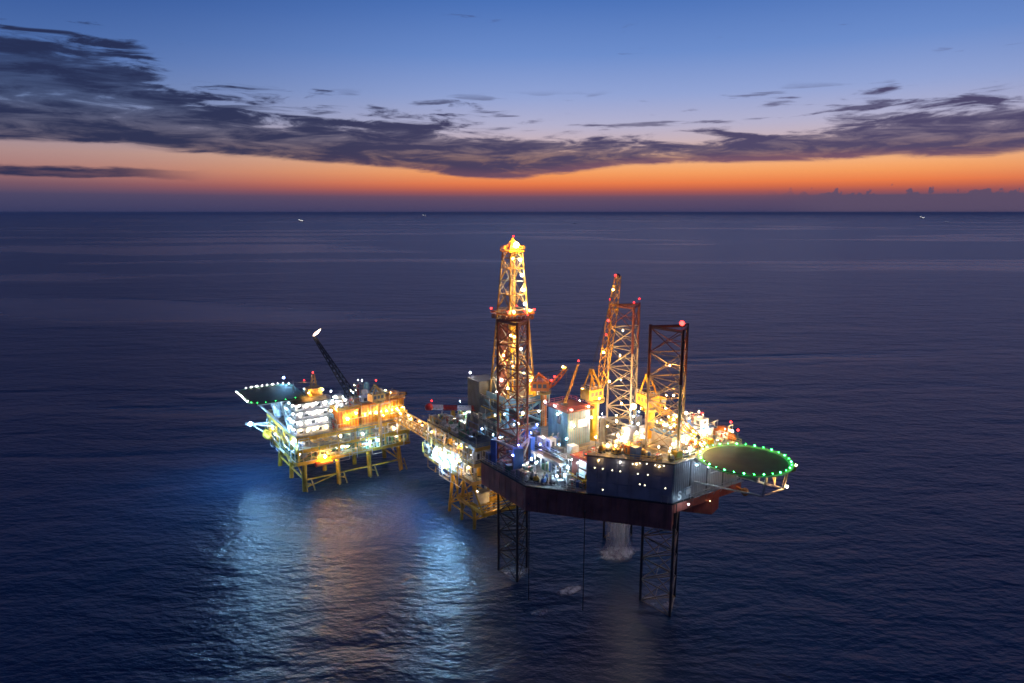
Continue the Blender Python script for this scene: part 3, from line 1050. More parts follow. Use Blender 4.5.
# ------------------------------------------------------------------ cranes
def crane(label, base, zdeck, zhouse, tip, colour, lamps, group='cranes of the rigs', mast=5.5, width=1.3, rad=1.3):
    """pedestal, slewing house, A-frame, lattice boom to tip, hoist rope and hook"""
    u, v = base
    th = Thing('pedestal_crane', label, 'crane', (u, v, zdeck), group)
    th.part('pedestal', MB().tube((u, v, zdeck), (u, v, zhouse - .3), rad, 14, rad * .92), M[colour])
    hv = Vector((tip[0] - u, tip[1] - v, 0))
    rz = math.atan2(hv.y, hv.x)
    d = Vector((math.cos(rz), math.sin(rz), 0))
    sd = Vector((-d.y, d.x, 0))
    b = MB().lathe((u, v, zhouse), [(rad * 1.35, -.3), (rad * 1.35, .25)], 16)
    th.part('slew_ring', b, M['dark_grey'])
    c = Vector((u, v, zhouse)) - d * 1.2
    house = th.part('house', MB().cbox((c.x, c.y, zhouse + 1.7), (5.4, 3.6, 2.8), rz), M[colour])
    # rear winch drum, side louvres, roof rail and ladder of the house
    w0 = Vector((u, v, zhouse + 3.5)) - d * 2.6
    th.part('winch_drum', MB().tube(w0 - sd * 1.2, w0 + sd * 1.2, .55, 10), M['dark_grey'], house)
    for k in range(3):
        l0 = c - sd * 1.82 + d * (k * 1.5 - 1.5)
        th.part('louvre', MB().cbox((l0.x, l0.y, zhouse + 1.9), (1.1, .08, 1.2), rz), M['dark_grey'], house)
    rl = [c + d * 2.6 + sd * 1.7, c + d * 2.6 - sd * 1.7, c - d * 2.6 - sd * 1.7, c - d * 2.6 + sd * 1.7]
    th.part('railing', MB().rail([(p.x, p.y) for p in rl], zhouse + 3.1, 1.0, .05, True, 1.3), M['rail_white'], house)
    b = MB()
    for s in (-.25, .25):
        lp = Vector((u, v, 0)) - sd * (rad + .15) + d * s
        b.tube((lp.x, lp.y, zdeck), (lp.x, lp.y, zhouse), .05, 4)
    for k in range(int((zhouse - zdeck) / .8)):
        a_, c_2 = Vector((u, v, zdeck + .4 + k * .8)) - sd * (rad + .15) - d * .25, Vector((u, v, zdeck + .4 + k * .8)) - sd * (rad + .15) + d * .25
        b.tube(a_, c_2, .04, 4)
    th.part('ladder', b, M['rail_white'])
    wk = [Vector((u, v, 0)) + Vector((math.cos(a), math.sin(a), 0)) * (rad * 1.35 + .9) for a in [k * math.pi / 5 for k in range(10)]]
    th.part('access_platform', MB().prism([(p.x, p.y) for p in wk], zhouse - .75, zhouse - .6).rail([(p.x, p.y) for p in wk], zhouse - .6, 1.0, .05, True, 2), M['rail_paint'])
    c2 = Vector((u, v, zhouse)) + d * 1.0 + sd * 2.6
    cab = th.part('cab', MB().cbox((c2.x, c2.y, zhouse + 1.5), (2.2, 1.5, 2.3), rz), M[colour])
    c3 = c2 + d * .2
    th.part('window', MB().cbox((c3.x, c3.y, zhouse + 1.9), (1.9, 1.56, .9), rz), M['dark_grey'], cab)
    top = Vector((u, v, zhouse + 3 + mast)) - d * 1.6
    b = MB()
    for s in (-1.4, 1.4):
        b.tube(Vector((u, v, zhouse + 3.0)) + d * 1.0 + sd * s, top + sd * s * .35, .28, 6)
        b.tube(Vector((u, v, zhouse + 3.0)) - d * 3.4 + sd * s, top + sd * s * .35, .24, 6)
    b.tube(top - sd * .8, top + sd * .8, .35, 8)
    for k in range(1, 4):
        p = Vector((u, v, zhouse + 3.0)) + d * 1.0
        q = p.lerp(top, k / 4)
        w_ = 1.4 + (.49 - 1.4) * k / 4
        b.tube(q + sd * w_, q - sd * w_, .14, 5)
    th.part('frame', b, M[colour])
    p0 = Vector((u, v, zhouse + 1.2)) + d * 1.9
    p1 = Vector(tip)
    ax = (p1 - p0).normalized()
    up = sd.cross(ax)
    if up.z < 0:
        up = -up
    b = MB()
    n = max(5, int((p1 - p0).length / 2.2))

    def sec(t_):
        k = width * (.35 + 1.3 * min(t_, .18) / .18 * .5) if t_ < .18 else width * (1.0 - max(0, t_ - .6) * 1.1)
        return k / 2

    pts = []
    for i in range(n + 1):
        t_ = i / n
        m_ = p0.lerp(p1, t_)
        k = sec(t_)
        pts.append([m_ + sd * k + up * k, m_ - sd * k + up * k, m_ - sd * k - up * k, m_ + sd * k - up * k])
    for i in range(n):
        for j in range(4):
            b.tube(pts[i][j], pts[i + 1][j], .13, 5)
            jn = (j + 1) % 4
            b.tube(pts[i][j] if i % 2 else pts[i][jn], pts[i + 1][jn] if i % 2 else pts[i + 1][j], .08, 4)
    boom_ = th.part('boom', b, M[colour])
    b = MB().lathe(p1, [(.15, -.3), (.6, -.25), (.6, .25), (.15, .3)], 10, 'x')
    th.part('sheave', b, M['dark_grey'], boom_)
    b = MB()
    for s in (-.3, .3):
        b.tube(top + sd * s, p0.lerp(p1, .92) + up * .5 + sd * s * .5, .05, 4)
    hk = Vector((p1.x, p1.y, max(zhouse - 6, p1.z - 9)))
    b.tube(p1, hk, .05, 4)
    th.part('hoist_rope', b, M['black_steel'])
    b = MB().box(hk.x - .3, hk.x + .3, hk.y - .3, hk.y + .3, hk.z - 1.0, hk.z)
    b.tube((hk.x, hk.y, hk.z - 1), (hk.x + .25, hk.y, hk.z - 1.6), .12, 5)
    th.part('hook_block', b, M['yellow'])
    for (t_, k, r_) in lamps:
        q = p0.lerp(p1, t_)
        lamp(th, q + up * 1.1, k, r_, .5)
    return th, p0, p1, d, sd


tipB = UV((29.6, 190.5, 82.6))
cr1, *_ = crane('tall yellow pedestal crane with its boom raised steeply past a rig leg', tuple(UV((23.4, 186, 0)))[:2], 31.8, 48.4, tipB, 'yellow',
                [(1.0, 'red', .3), (.88, 'sodium', .3), (.62, 'pink', .32), (.5, 'red', .26), (.35, 'sodium', .3)], width=2.0)
q = UV((23.4, 186, 0))
lamp(cr1, (q.x - 1.5, q.y - 3.4, 49.5), 'sodium', .42, 1.5)
lamp(cr1, (q.x - 3.4, q.y + 1.5, 51.5), 'sodium', .36, 1.5)
lamp(cr1, (q.x + 3.0, q.y - 2.4, 53.5), 'sodium', .38, 1.5)
c2b = UV((36.9, 175.5, 0))
tip2 = UV((45.0, 158.0, 46.6))
cr2, *_ = crane('ochre pedestal crane with its boom lowered over the quarters roof', tuple(c2b)[:2], 31.8, 49.0, tip2, 'yellow',
                [(.25, 'sodium', .3), (.5, 'sodium', .26), (.75, 'warm', .26), (.97, 'red', .3)], width=1.8)
lamp(cr2, tuple(UV((31.6, 171.0, 50.5))), 'sodium', 1.5, 1.5)
lamp(cr2, (c2b.x + 2.8, c2b.y - 3, 52.5), 'sodium', .36, 1.2)
lamp(cr2, (c2b.x - 3, c2b.y - 1.5, 55.0), 'sodium', .34, 1.2)
c3b = UV((9.6, 199.0, 0))
cr3, *_ = crane('small orange knuckle crane reaching out beside the derrick foot', tuple(c3b)[:2], 36.4, 47.2, tuple(UV((16.2, 198.5, 54.2))), 'orange',
                [(.25, 'pink', .3), (.45, 'pink', .28), (.97, 'sodium', .42)], mast=2.2, width=1.1, rad=.9)

# ------------------------------------------------------------------ mud module (pale blue house)
mud = Thing('mud_module', 'pale blue ribbed module house with a brown railed roof beside the derrick', 'module', (33, 19.8, 36.4))
U0, U1, V0, V1 = 29.2, 37.2, 15.6, 24.4
mud.part('wall', MB().box(U0, U1, V0, V1, 36.42, 46.2), M['teal'])
for i in range(12):
    mud.part('wall_rib', MB().box(U0 - .14, U0, V0 + .25 + i * .72, V0 + .5 + i * .72, 36.5, 46.1), M['teal'])
for i in range(10):
    mud.part('wall_rib', MB().box(U0 + .35 + i * .76, U0 + .6 + i * .76, V0 - .14, V0, 36.5, 46.1), M['grey'])
mud.part('roof', MB().box(U0 - .7, U1 + .9, V0 - .7, V1 + .7, 46.22, 46.7), M['leg_maroon'])
mud.part('railing', MB().rail([(U0 - .6, V0 - .6), (U1 + .8, V0 - .6), (U1 + .8, V1 + .6), (U0 - .6, V1 + .6)], 46.7, 1.1, .06, True), M['red'])
o = mud.part('louvre', MB().box(U0 + 3.6, U0 + 6.6, V0 - .25, V0 - .15, 41.4, 43.6), M['lettering'])
o = mud.part('doorway', MB().box(U0 - .2, U0 - .15, V0 + 3, V0 + 4.4, 42.2, 44.6), M['dark_grey'])
for (u, v, z, k, r_) in [(U0 - .9, V1 + .4, 47.4, 'cool', .42), (U0 - .9, V1 - 4, 47.2, 'cool', .34), (U0 + .4, V0 - 1, 47.2, 'white', .34), (U1 - 1.5, V0 - 1, 47.2, 'warm', .42), (U0 - 1.0, V0 + 3.4, 45.2, 'white', .34), (U0 + 1.2, V0 - 1.2, 42.6, 'warm', .4), (U1 - .6, V0 - 1.3, 44.0, 'white', .4)]:
    lamp(mud, (u, v, z), k, r_, .6 if z > 46.5 else -.8)
gin = Thing('gin_pole', 'slim ochre davit pole with a red lamp on the module roof', 'davit', (U0 + 3.0, V1 - 3.4, 46.7))
gt = UV((18.7, 187.5, 58.2))
b = MB()
g0 = Vector((U0 + 3.0, V1 - 3.4, 46.7))
for s in (-.35, .35):
    b.tube(g0 + Vector((s, 0, 0)), Vector(gt) + Vector((s * .6, 0, 0)), .16, 5)
for k in range(8):
    a, c = g0.lerp(Vector(gt), k / 8), g0.lerp(Vector(gt), (k + 1) / 8)
    b.tube(a + Vector((.35, 0, 0)), c - Vector((.3, 0, 0)), .08, 4)
gin.part('pole', b, M['ochre'])
gin.part('foot', MB().cbox(g0 + Vector((0, 0, .3)), (1.5, 1.3, .6)), M['dark_grey'])
lamp(gin, Vector(gt) + Vector((0, 0, .8)), 'pink', .24, .6)

# ------------------------------------------------------------------ loose equipment builders
ANCHOR = [(-11, 118, 'the living quarters'), (3, 116, 'the orange module'), (20, 117, 'the long yellow module'), (11, 133, 'the flare boom foot'), (-19, 142, 'the lifeboat'), (22, 109, 'the bridge landing'),
          (21, 84, 'the bridge end'), (26, 54, 'the drawworks house'), (38, 48, 'the drill floor'), (54, 20, 'the raised crane'), (45, 0, 'the lowered crane'), (46, -29, 'the round helideck'),
          (38.5, -12, 'the leg with a red lamp'), (23, -3, 'the lit portholes'), (60, -8, 'the orange lifeboats'), (33, 20, 'the mud module'), (16, 22, 'the leg before the derrick'), (26, 2, 'the red deckhouse'), (19, 11, 'the pipe chute'), (40, 76, 'the far deck edge'), (24, 142, 'the far deck corner')]


def tell(kind, u, v, sh, col, ctx):
    size = 'low' if sh < 1.9 else ('tall' if sh > 3.4 else '')
    near = min(ANCHOR, key=lambda a: (a[0] - u) ** 2 + (a[1] - v) ** 2)[2]
    ctx = ctx.replace('the far side of the rig deck', 'the far rig deck')
    return ' '.join(f'{size} {col} {kind} {ctx}, towards {near}'.split())


def skid(u, v, z, su, sv, sh, col, ctx):
    th = Thing('equipment_skid', (lab := tell('boxy skid', u, v, sh, col[1], ctx)), 'equipment', (u, v, z), lab + ' group')
    th.part('base_frame', MB().box(u - su / 2, u + su / 2, v - sv / 2, v + sv / 2, z, z + .25), M['dark_grey'])
    k = .92
    th.part('housing', MB().box(u - su / 2 * k, u + su / 2 * k, v - sv / 2 * k, v + sv / 2 * k, z + .26, z + sh), M[col[0]])
    th.part('lid', MB().box(u - su / 2 * .97, u + su / 2 * .97, v - sv / 2 * .97, v + sv / 2 * .97, z + sh + .01, z + sh + .16), M[col[0]])
    th.part('hatch', MB().box(u - su / 2 * .95, u - su / 2 * k, v - sv * .2, v + sv * .2, z + .5, z + sh * .8), M['dark_grey'])
    th.part('hatch', MB().box(u - su * .2, u + su * .2, v - sv / 2 * .95, v - sv / 2 * k, z + .5, z + sh * .8), M['dark_grey'])
    b = MB().tube((u + su * .2, v, z + sh + .1), (u + su * .2, v, z + sh + 1.1), .16, 6)
    b.tube((u + su * .2, v, z + sh + 1.1), (u + su * .2 + .5, v, z + sh + 1.3), .16, 6)
    th.part('vent_pipe', b, M['pipe_metal'])
    return th


def container(u, v, z, su, sv, sh, col, ctx):
    if sv > su:
        lx = 'v'
    th = Thing('cargo_container', (lab := tell('ribbed container', u, v, sh, col[1], ctx)), 'container', (u, v, z), lab + ' group')
    sh = min(sh, 2.7)
    th.part('body', MB().box(u - su / 2 + .06, u + su / 2 - .06, v - sv / 2 + .06, v + sv / 2 - .06, z + .08, z + sh - .05), M[col[0]])
    b = MB()
    for s in (-1, 1):
        for t_ in (-1, 1):
            th.part('corner_post', MB().cbox((u + s * (su / 2 - .08), v + t_ * (sv / 2 - .08), z + sh / 2), (.16, .16, sh)), M[col[0]])
    b = MB()
    for i in range(int(su / .5)):
        b.box(u - su / 2 + .3 + i * .5, u - su / 2 + .5 + i * .5, v - sv / 2, v - sv / 2 + .06, z + .2, z + sh - .2)
    for i in range(int(sv / .5)):
        b.box(u - su / 2, u - su / 2 + .06, v - sv / 2 + .3 + i * .5, v - sv / 2 + .5 + i * .5, z + .2, z + sh - .2)
    th.part('side_rib', b, M[col[0]])
    return th


def htank(u, v, z, su, sv, sh, col, ctx):
    ax = 'x' if su >= sv else 'y'
    ln, wd = max(su, sv), min(su, sv)
    r = min(wd, sh) * .46
    th = Thing('storage_vessel', (lab := tell('lying pressure vessel', u, v, sh, col[1], ctx)), 'vessel', (u, v, z), lab + ' group')
    h_ = ln / 2
    th.part('shell', MB().lathe((u, v, z + r + .5), [(.02, -h_), (r * .6, -h_ + r * .15), (r, -h_ + r * .5), (r, h_ - r * .5), (r * .6, h_ - r * .15), (.02, h_)], 14, ax), M[col[0]])
    b = MB()
    for s in (-.3, .3):
        if ax == 'x':
            b.box(u + s * ln - .15, u + s * ln + .15, v - r * .8, v + r * .8, z, z + r * .8 + .2)
        else:
            b.box(u - r * .8, u + r * .8, v + s * ln - .15, v + s * ln + .15, z, z + r * .8 + .2)
    th.part('saddle', b, M['dark_grey'])
    b = MB().tube((u, v, z + 2 * r + .4), (u, v, z + 2 * r + 1.1), .2, 8).lathe((u, v, z + 2 * r + 1.1), [(.32, -.06), (.32, .06)], 10)
    th.part('nozzle', b, M['pipe_metal'])
    return th


def vtank(u, v, z, su, sv, sh, col, ctx):
    r = min(su, sv) * .44
    th = Thing('upright_vessel', (lab := tell('upright vessel', u, v, sh, col[1], ctx)), 'vessel', (u, v, z), lab + ' group')
    th.part('skirt', MB().lathe((u, v, z), [(r * .9, 0), (r * .9, .6)], 14), M['dark_grey'])
    th.part('shell', MB().lathe((u, v, z + .6), [(r, 0), (r, sh - 1.2), (r * .75, sh - .8), (r * .35, sh - .62), (.02, sh - .6)], 14), M[col[0]])
    b = MB()
    for s in (-.2, .2):
        b.tube((u - r - .12, v + s, z + .2), (u - r - .12, v + s, z + sh), .05, 4)
    for k in range(int(sh / .5)):
        b.tube((u - r - .12, v - .2, z + .4 + k * .5), (u - r - .12, v + .2, z + .4 + k * .5), .035, 4)
    th.part('ladder', b, M['rail_paint'])
    return th


def manifold(u, v, z, su, sv, sh, col, ctx):
    th = Thing('pipe_manifold', (lab := tell('pipe manifold', u, v, sh, col[1], ctx)), 'manifold', (u, v, z), lab + ' group')
    b = MB()
    for s in (-1, 1):
        for t_ in (-1, 1):
            b.tube((u + s * su * .45, v + t_ * sv * .45, z), (u + s * su * .45, v + t_ * sv * .45, z + sh), .12, 5)
    for zz in (sh * .5, sh):
        for s in (-1, 1):
            b.tube((u - su * .45, v + s * sv * .45, z + zz), (u + su * .45, v + s * sv * .45, z + zz), .1, 5)
            b.tube((u + s * su * .45, v - sv * .45, z + zz), (u + s * su * .45, v + sv * .45, z + zz), .1, 5)
    th.part('frame', b, M['galv'])
    n = 4
    for i in range(n):
        t_ = (i + .5) / n - .5
        zz = z + sh * (.25 + .5 * ((i * 7) % 4) / 3)
        if su >= sv:
            th.part('pipe', MB().tube((u - su * .48, v + t_ * sv * .8, zz), (u + su * .48, v + t_ * sv * .8, zz), .2, 8), M[col[0]])
        else:
            th.part('pipe', MB().tube((u + t_ * su * .8, v - sv * .48, zz), (u + t_ * su * .8, v + sv * .48, zz), .2, 8), M[col[0]])
    b = MB()
    for i in range(3):
        t_ = (i + .5) / 3 - .5
        b.tube((u + t_ * su * .7, v + t_ * sv * .5, z), (u + t_ * su * .7, v + t_ * sv * .5, z + sh * .9), .16, 6)
        b.lathe((u + t_ * su * .7, v + t_ * sv * .5, z + sh * .92), [(.1, -.05), (.38, -.03), (.38, .03), (.1, .05)], 10)
    th.part('valve', b, M['red'])
    return th


KINDS = {'skid': skid, 'cont': container, 'ht': htank, 'vt': vtank, 'man': manifold}
CN = {'w': ('white', 'white'), 'c': ('cream', 'cream'), 'g': ('grey', 'grey'), 'y': ('yellow', 'yellow'), 'o': ('orange', 'orange'), 'b': ('blue', 'blue'),
      't': ('teal', 'pale blue'), 'n': ('green_paint', 'green'), 'r': ('red', 'red'), 'k': ('ochre', 'ochre'), 'd': ('dark_grey', 'dark grey')}


def inside_poly(p, poly):
    c = False
    for (x0, y0), (x1, y1) in zip(poly, poly[1:] + poly[:1]):
        if (y0 > p[1]) != (y1 > p[1]) and p[0] < (x1 - x0) * (p[1] - y0) / (y1 - y0) + x0:
            c = not c
    return c


def fill(u0, u1, v0, v1, z, cu, cv, hmin, hmax, cols, kinds, ctx, seed, skip=.1, avoid=(), poly=None):
    """set equipment out on a loose grid over a piece of deck"""
    r = random.Random(seed)
    nu, nv = max(1, int((u1 - u0) / cu)), max(1, int((v1 - v0) / cv))
    cu, cv = (u1 - u0) / nu, (v1 - v0) / nv
    for i in range(nu):
        for j in range(nv):
            if r.random() < skip:
                continue
            su, sv = cu * r.uniform(.6, .84), cv * r.uniform(.6, .84)
            u = u0 + (i + .5) * cu + r.uniform(-1, 1) * (cu - su) * .35
            v = v0 + (j + .5) * cv + r.uniform(-1, 1) * (cv - sv) * .35
            if any(abs(u - a[0]) < a[2] + su / 2 and abs(v - a[1]) < a[3] + sv / 2 for a in avoid):
                continue
            if poly and not inside_poly((u, v), poly):
                continue
            k = r.choice(kinds)
            KINDS[k](u, v, z, su, sv, r.uniform(hmin, hmax), CN[r.choice(cols)], ctx)


def lamps_on(th, u0, u1, v0, v1, z0, z1, n, kinds, seed, rr=(.2, .34), post=2.2):
    r = random.Random(seed)
    for i in range(n):
        lamp(th, (r.uniform(u0, u1), r.uniform(v0, v1), r.uniform(z0, z1)), r.choice(kinds), r.choice([rr[0] * .7, rr[0], (rr[0] + rr[1]) / 2, rr[1], rr[1] * 1.5]), post)


# quarters roof
ROOF = [(33.4, -18.2), (57, -18.2), (57, -5), (23.4, -4.2)]
fill(22.5, 42.5, -18.6, -3.2, 41.8, 2.25, 2.1, 1.0, 3.0, 'wcgykcbko', ['skid', 'cont', 'man', 'ht', 'vt', 'man'], 'on the quarters roof', 3, .04, [(38.5, -12.4, 4.0, 4.0), (46, -8.7, 6.6, 4.2)], ROOF)
fill(42.5, 57.2, -19.0, -12.8, 41.8, 2.4, 2.2, 1.2, 2.8, 'wcygok', ['skid', 'man', 'cont', 'ht'], 'on the quarters roof', 5, .06, [(46.2, -29.1, 11.0, 11.4)])
fill(40.6, 55, -11.8, -5.4, 45.2, 3.4, 3.0, 1.2, 2.4, 'wcyb', ['skid', 'vt', 'man'], 'on the deckhouse roof', 6, .12)
fill(52, 61, -3.5, 28, 31.8, 4.2, 4.6, 2.5, 7.5, 'wcgyo', ['skid', 'cont', 'vt', 'man'], 'on the far side of the rig deck', 7, .1, [(54.3, 19.8, 6.4, 6.4), (44.4, 0, 3, 3)])
fill(40, 52, -2.6, 12, 31.8, 4.0, 3.8, 4.0, 11.0, 'wcgyk', ['skid', 'vt', 'man', 'vt'], 'behind the quarters', 8, .05, [(54.3, 19.8, 6.4, 6.4), (c2b.x, c2b.y, 2.5, 2.5), (q.x, q.y, 3, 3)])
fill(40.2, 46.5, 12, 28, 31.8, 3.6, 3.6, 3.0, 9.0, 'wcgyk', ['skid', 'vt', 'man'], 'under the raised crane', 9, .1, [(54.3, 19.8, 6.4, 6.4), (q.x, q.y, 3, 3)])
# low machinery house in the lee of the quarters and the red hatch covers beside it
hatch = Thing('hatch_house', 'low dark red deckhouse between the quarters and the module house', 'deckhouse', (25.5, 2, 31.8))
hatch.part('wall', MB().box(22.6, 30.4, -.8, 5.6, 31.8, 38.4), M['leg_maroon'])
hatch.part('roof', MB().box(22.2, 30.8, -1.2, 6.0, 38.42, 38.8), M['red'])
hatch.part('railing', MB().rail([(22.4, -1.0), (30.6, -1.0), (30.6, 5.8), (22.4, 5.8)], 38.8, 1.1, .05, True), M['rail_paint'])
fill(23, 30, -.4, 5.2, 38.8, 2.6, 2.6, 1.0, 1.9, 'rkcw', ['skid', 'man'], 'on the dark red deckhouse', 10, .1)
lamp(hatch, (22.0, -.6, 40.6), 'pink', .34, 2.0)
lamp(hatch, (27.4, -1.0, 41.0), 'white', .32, 2.0)
lamp(hatch, (30.2, 5.2, 42.0), 'warm', .34, 3.0)
for z in (33.9, 36.4):
    hatch.part('lit_board', MB().box(22.44, 22.56, -.2, 2.6, z, z + 1.9), M['lettering'])
lamp(hatch, (20.6, 1.0, 38.3), 'cool', .24, 6.4)
# open deck in front of the cantilever
DIN = [(22.5, -3.6), (11.9, 9.6), (11.9, 30), (23, 30), (23, -3.6)]
fill(11.0, 22.6, -3.6, 30, 31.8, 1.95, 1.9, 1.2, 3.6, 'tgwbngt', ['skid', 'cont', 'man', 'man', 'ht', 'vt'], 'on the open rig deck', 12, .06, [(15.8, 22, 5.6, 5.6), (19, 11, 1.4, 6.6), (26.5, 2.4, 4.4, 4.0)], DIN)
fill(23.2, 29, 9, 30, 36.4, 2.9, 3.1, 1.2, 3.0, 'tgwdb', ['skid', 'man', 'cont'], 'on the cantilever deck', 14, .12, [(33.2, 20, 4.9, 5.4)])
er = random.Random(91)
for i in range(7):                       # gear lashed along the open edge of the deck
    t_ = (i + .5) / 7
    KINDS[er.choice(['skid', 'cont', 'man', 'ht'])](21.4 - 9.4 * t_ + 1.2, -3.0 + 12.0 * t_ + 1.2, 31.8, 1.5, 1.4, er.uniform(1.2, 2.8), CN[er.choice('tgwbny')], 'along the open deck edge')
for i in range(8):
    if 4 < i < 7:
        continue
    KINDS[er.choice(['skid', 'man', 'vt', 'cont'])](12.0, 11.2 + i * 2.5, 31.8, 1.6, 1.7, er.uniform(1.2, 2.8), CN[er.choice('tgwbn')], 'along the open deck edge')
rack = Thing('pipe_rack', 'long grey pipe chute on trestles along the cantilever edge', 'pipe rack', (18.5, 12, 31.8))
b = MB()
for v in (4.5, 9, 13.5):
    b.tube((18.0, v + 2, 31.8), (18.0, v + 2, 36.6), .18, 5)
    b.tube((20.0, v + 2, 31.8), (20.0, v + 2, 36.6), .18, 5)
    b.tube((18.0, v + 2, 36.4), (20.0, v + 2, 36.4), .18, 5)
rack.part('trestle', b, M['galv'])
b = MB().box(17.8, 18.0, 5, 17, 36.62, 37.5).box(20.0, 20.2, 5, 17, 36.62, 37.5).box(18.0, 20.0, 5, 17, 36.6, 36.75)
rack.part('chute', b, M['galv'])
for i in range(5):
    rack.part('drill_pipe', MB().tube((18.25 + i * .38, 5.2, 36.95), (18.25 + i * .38, 16.6, 36.95), .15, 8), M['pipe_metal'])
lamps_on(hull, 12.5, 21.5, 9.5, 15, 35.0, 36.2, 7, ['cool', 'white', 'cool'], 21, (.2, .32), 4.0)
lamps_on(hull, 17, 27, 3.4, 9, 35.0, 36.5, 7, ['cool', 'white', 'cool'], 22, (.2, .32), 4.2)
for p_ in [(12.2, 17.5, 37.0), (12.0, 25.6, 36.0), (19.8, 26.0, 37.4), (21.2, 17.6, 38.2)]:
    lamp(hull, p_, 'blue', .34, p_[2] - 31.8)
lamp(hull, tuple(at(557, 476, 34.5)), 'cool', .42, 2.7)
lamp(cant, (26.4, 12.6, 40.2), 'cool', .34, 3.8)
lamp(cant, (27.6, 27.6, 40.0), 'blue', .3, 3.6)
lamp(cant, (24.2, 32.0, 39.8), 'cool', .34, 3.4)
lamps_on(acc, 33, 40, -18.2, -14, 43.8, 45.4, 7, ['warm', 'white', 'sodium', 'warm'], 31, (.24, .38), 2.4)
lamps_on(acc, 25, 33, -8, -4, 43.6, 45.6, 7, ['warm', 'sodium', 'white'], 32, (.22, .34), 2.4)
lamps_on(acc, 41, 57, -19, -12.8, 43.6, 45.8, 14, ['warm', 'white', 'warm', 'sodium'], 33, (.24, .4), 2.4)
lamps_on(tier, 40.5, 55.5, -12.4, -5, 46.4, 49.0, 14, ['white', 'cool', 'warm', 'sodium', 'white'], 34, (.24, .42), 2.6)
lamps_on(hull, 40.5, 52, -2.5, 12, 38, 46, 16, ['white', 'cool', 'warm', 'cool'], 35, (.26, .4), 6.0)
lamps_on(hull, 52, 61, -3, 14, 36, 44, 12, ['white', 'warm', 'warm', 'cool'], 36, (.24, .4), 5.0)
lamps_on(hull, 39.5, 48, 12, 28, 36, 45, 10, ['white', 'cool', 'warm'], 37, (.26, .4), 5.0)
# lifeboats by the helideck
for k, (u, v) in enumerate(((59.6, -12.5), (59.6, -3.0))):
    th = Thing('lifeboat', ('orange enclosed lifeboat in davits behind the helideck', 'orange enclosed lifeboat in davits further along the rig side')[k], 'lifeboat', (u, v, 40.5))
    th.part('hull', MB().lathe((u, v, 42.0), [(.05, -4.0), (.9, -3.3), (1.5, -1.6), (1.6, 0), (1.5, 1.8), (.9, 3.3), (.05, 3.9)], 14, 'y'), M['orange'])
    th.part('canopy', MB().box(u - .8, u + .8, v - 1.2, v + 1.6, 43.3, 44.2), M['orange'])
    for s in (-2.4, 2.4):
        b = MB()
        b.tube((u - 1.9, v + s, 41.6), (u - 1.4, v + s, 45.2), .18, 6)
        b.tube((u - 1.4, v + s, 45.2), (u + .2, v + s, 45.4), .18, 6)
        b.tube((u + .2, v + s, 45.4), (u, v + s, 43.2), .06, 4)
        th.part('davit', b, M['cream'])
    lamp(th, (u - .6, v - 2.4, 46.3), 'pink' if k == 0 else 'red', .28, .9)
lamp(acc, (57.2, -18.6, 45.4), 'pink', .3, 3.4)
lamp(acc, (56.8, -17.2, 44.8), 'white', .4, 2.8)

def pipework(th, axis, fixed, a0, a1, z0, z1, n, mats, seed, out=.35):
    """right-angled pipe runs over the face of a structure; axis 'u' runs along u at v = fixed, axis 'v' along v at u = fixed"""
    r = random.Random(seed)
    for i in range(n):
        a, z = r.uniform(a0, a1), r.uniform(z0, z1)
        d = fixed - r.uniform(.05, out)
        rad = r.choice([.09, .13, .18])
        b = MB()
        for k in range(r.choice([2, 3, 4])):
            if k % 2 == 0:
                a2, z2 = min(a1, max(a0, a + r.choice([-1, 1]) * r.uniform(2, 8))), z
            else:
                a2, z2 = a, min(z1, max(z0, z + r.choice([-1, 1]) * r.uniform(1.5, 5)))
            p, q_ = ((a, d, z), (a2, d, z2)) if axis == 'u' else ((d, a, z), (d, a2, z2))
            b.tube(p, q_, rad, 6)
            a, z = a2, z2
        if b.v:
            th.part('pipe_run', b, M[r.choice(mats)])


# wall lamps of the porthole side, on brackets under the roof edge
for s_, k_ in ((3.2, 'warm'), (8.6, 'warm'), (12.4, 'white'), (17.6, 'warm')):
    lamp(acc, onwall(s_, 40.9, .7), k_, .17, -.5)
pipework(acc, 'u', -19.4, 42, 57, 32.5, 40.5, 5, ['grey', 'white'], 71, .3)
pipework(cant, 'v', 23.1, 9, 58, 32.2, 35.8, 14, ['pipe_metal', 'teal', 'blue'], 72, .4)
pipework(hull, 'v', 22.4, -1, 29, 32.2, 35.5, 10, ['pipe_metal', 'teal', 'yellow'], 73, 1.2)
pipework(floor, 'v', DU - 8.1, DV - 8, DV + 6, 37, 46, 10, ['pipe_metal', 'yellow', 'teal'], 74, .6)
pipework(floor, 'u', DV - 8.1, DU - 8, DU + 8, 37, 46, 10, ['pipe_metal', 'yellow', 'cream'], 75, .6)

# ------------------------------------------------------------------ wellhead platform below the cantilever
def jacket(name, label, legs, ztop, colr, braces, r=.75, zb=-6):
    th = Thing(name, label, 'jacket', (sum(p[0] for p in legs) / len(legs), sum(p[1] for p in legs) / len(legs), zb))
    for u, v, du, dv in legs:
        th.part('leg', MB().tube((u + du, v + dv, zb), (u, v, ztop), r, 10), M[colr])
    for (i, zi), (j, zj), rr in braces:
        def pt(k, z):
            u, v, du, dv = legs[k]
            t_ = (ztop - z) / (ztop - zb)
            return (u + du * t_, v + dv * t_, z)
        th.part('brace', MB().tube(pt(i, zi), pt(j, zj), rr, 8), M[colr])
    return th


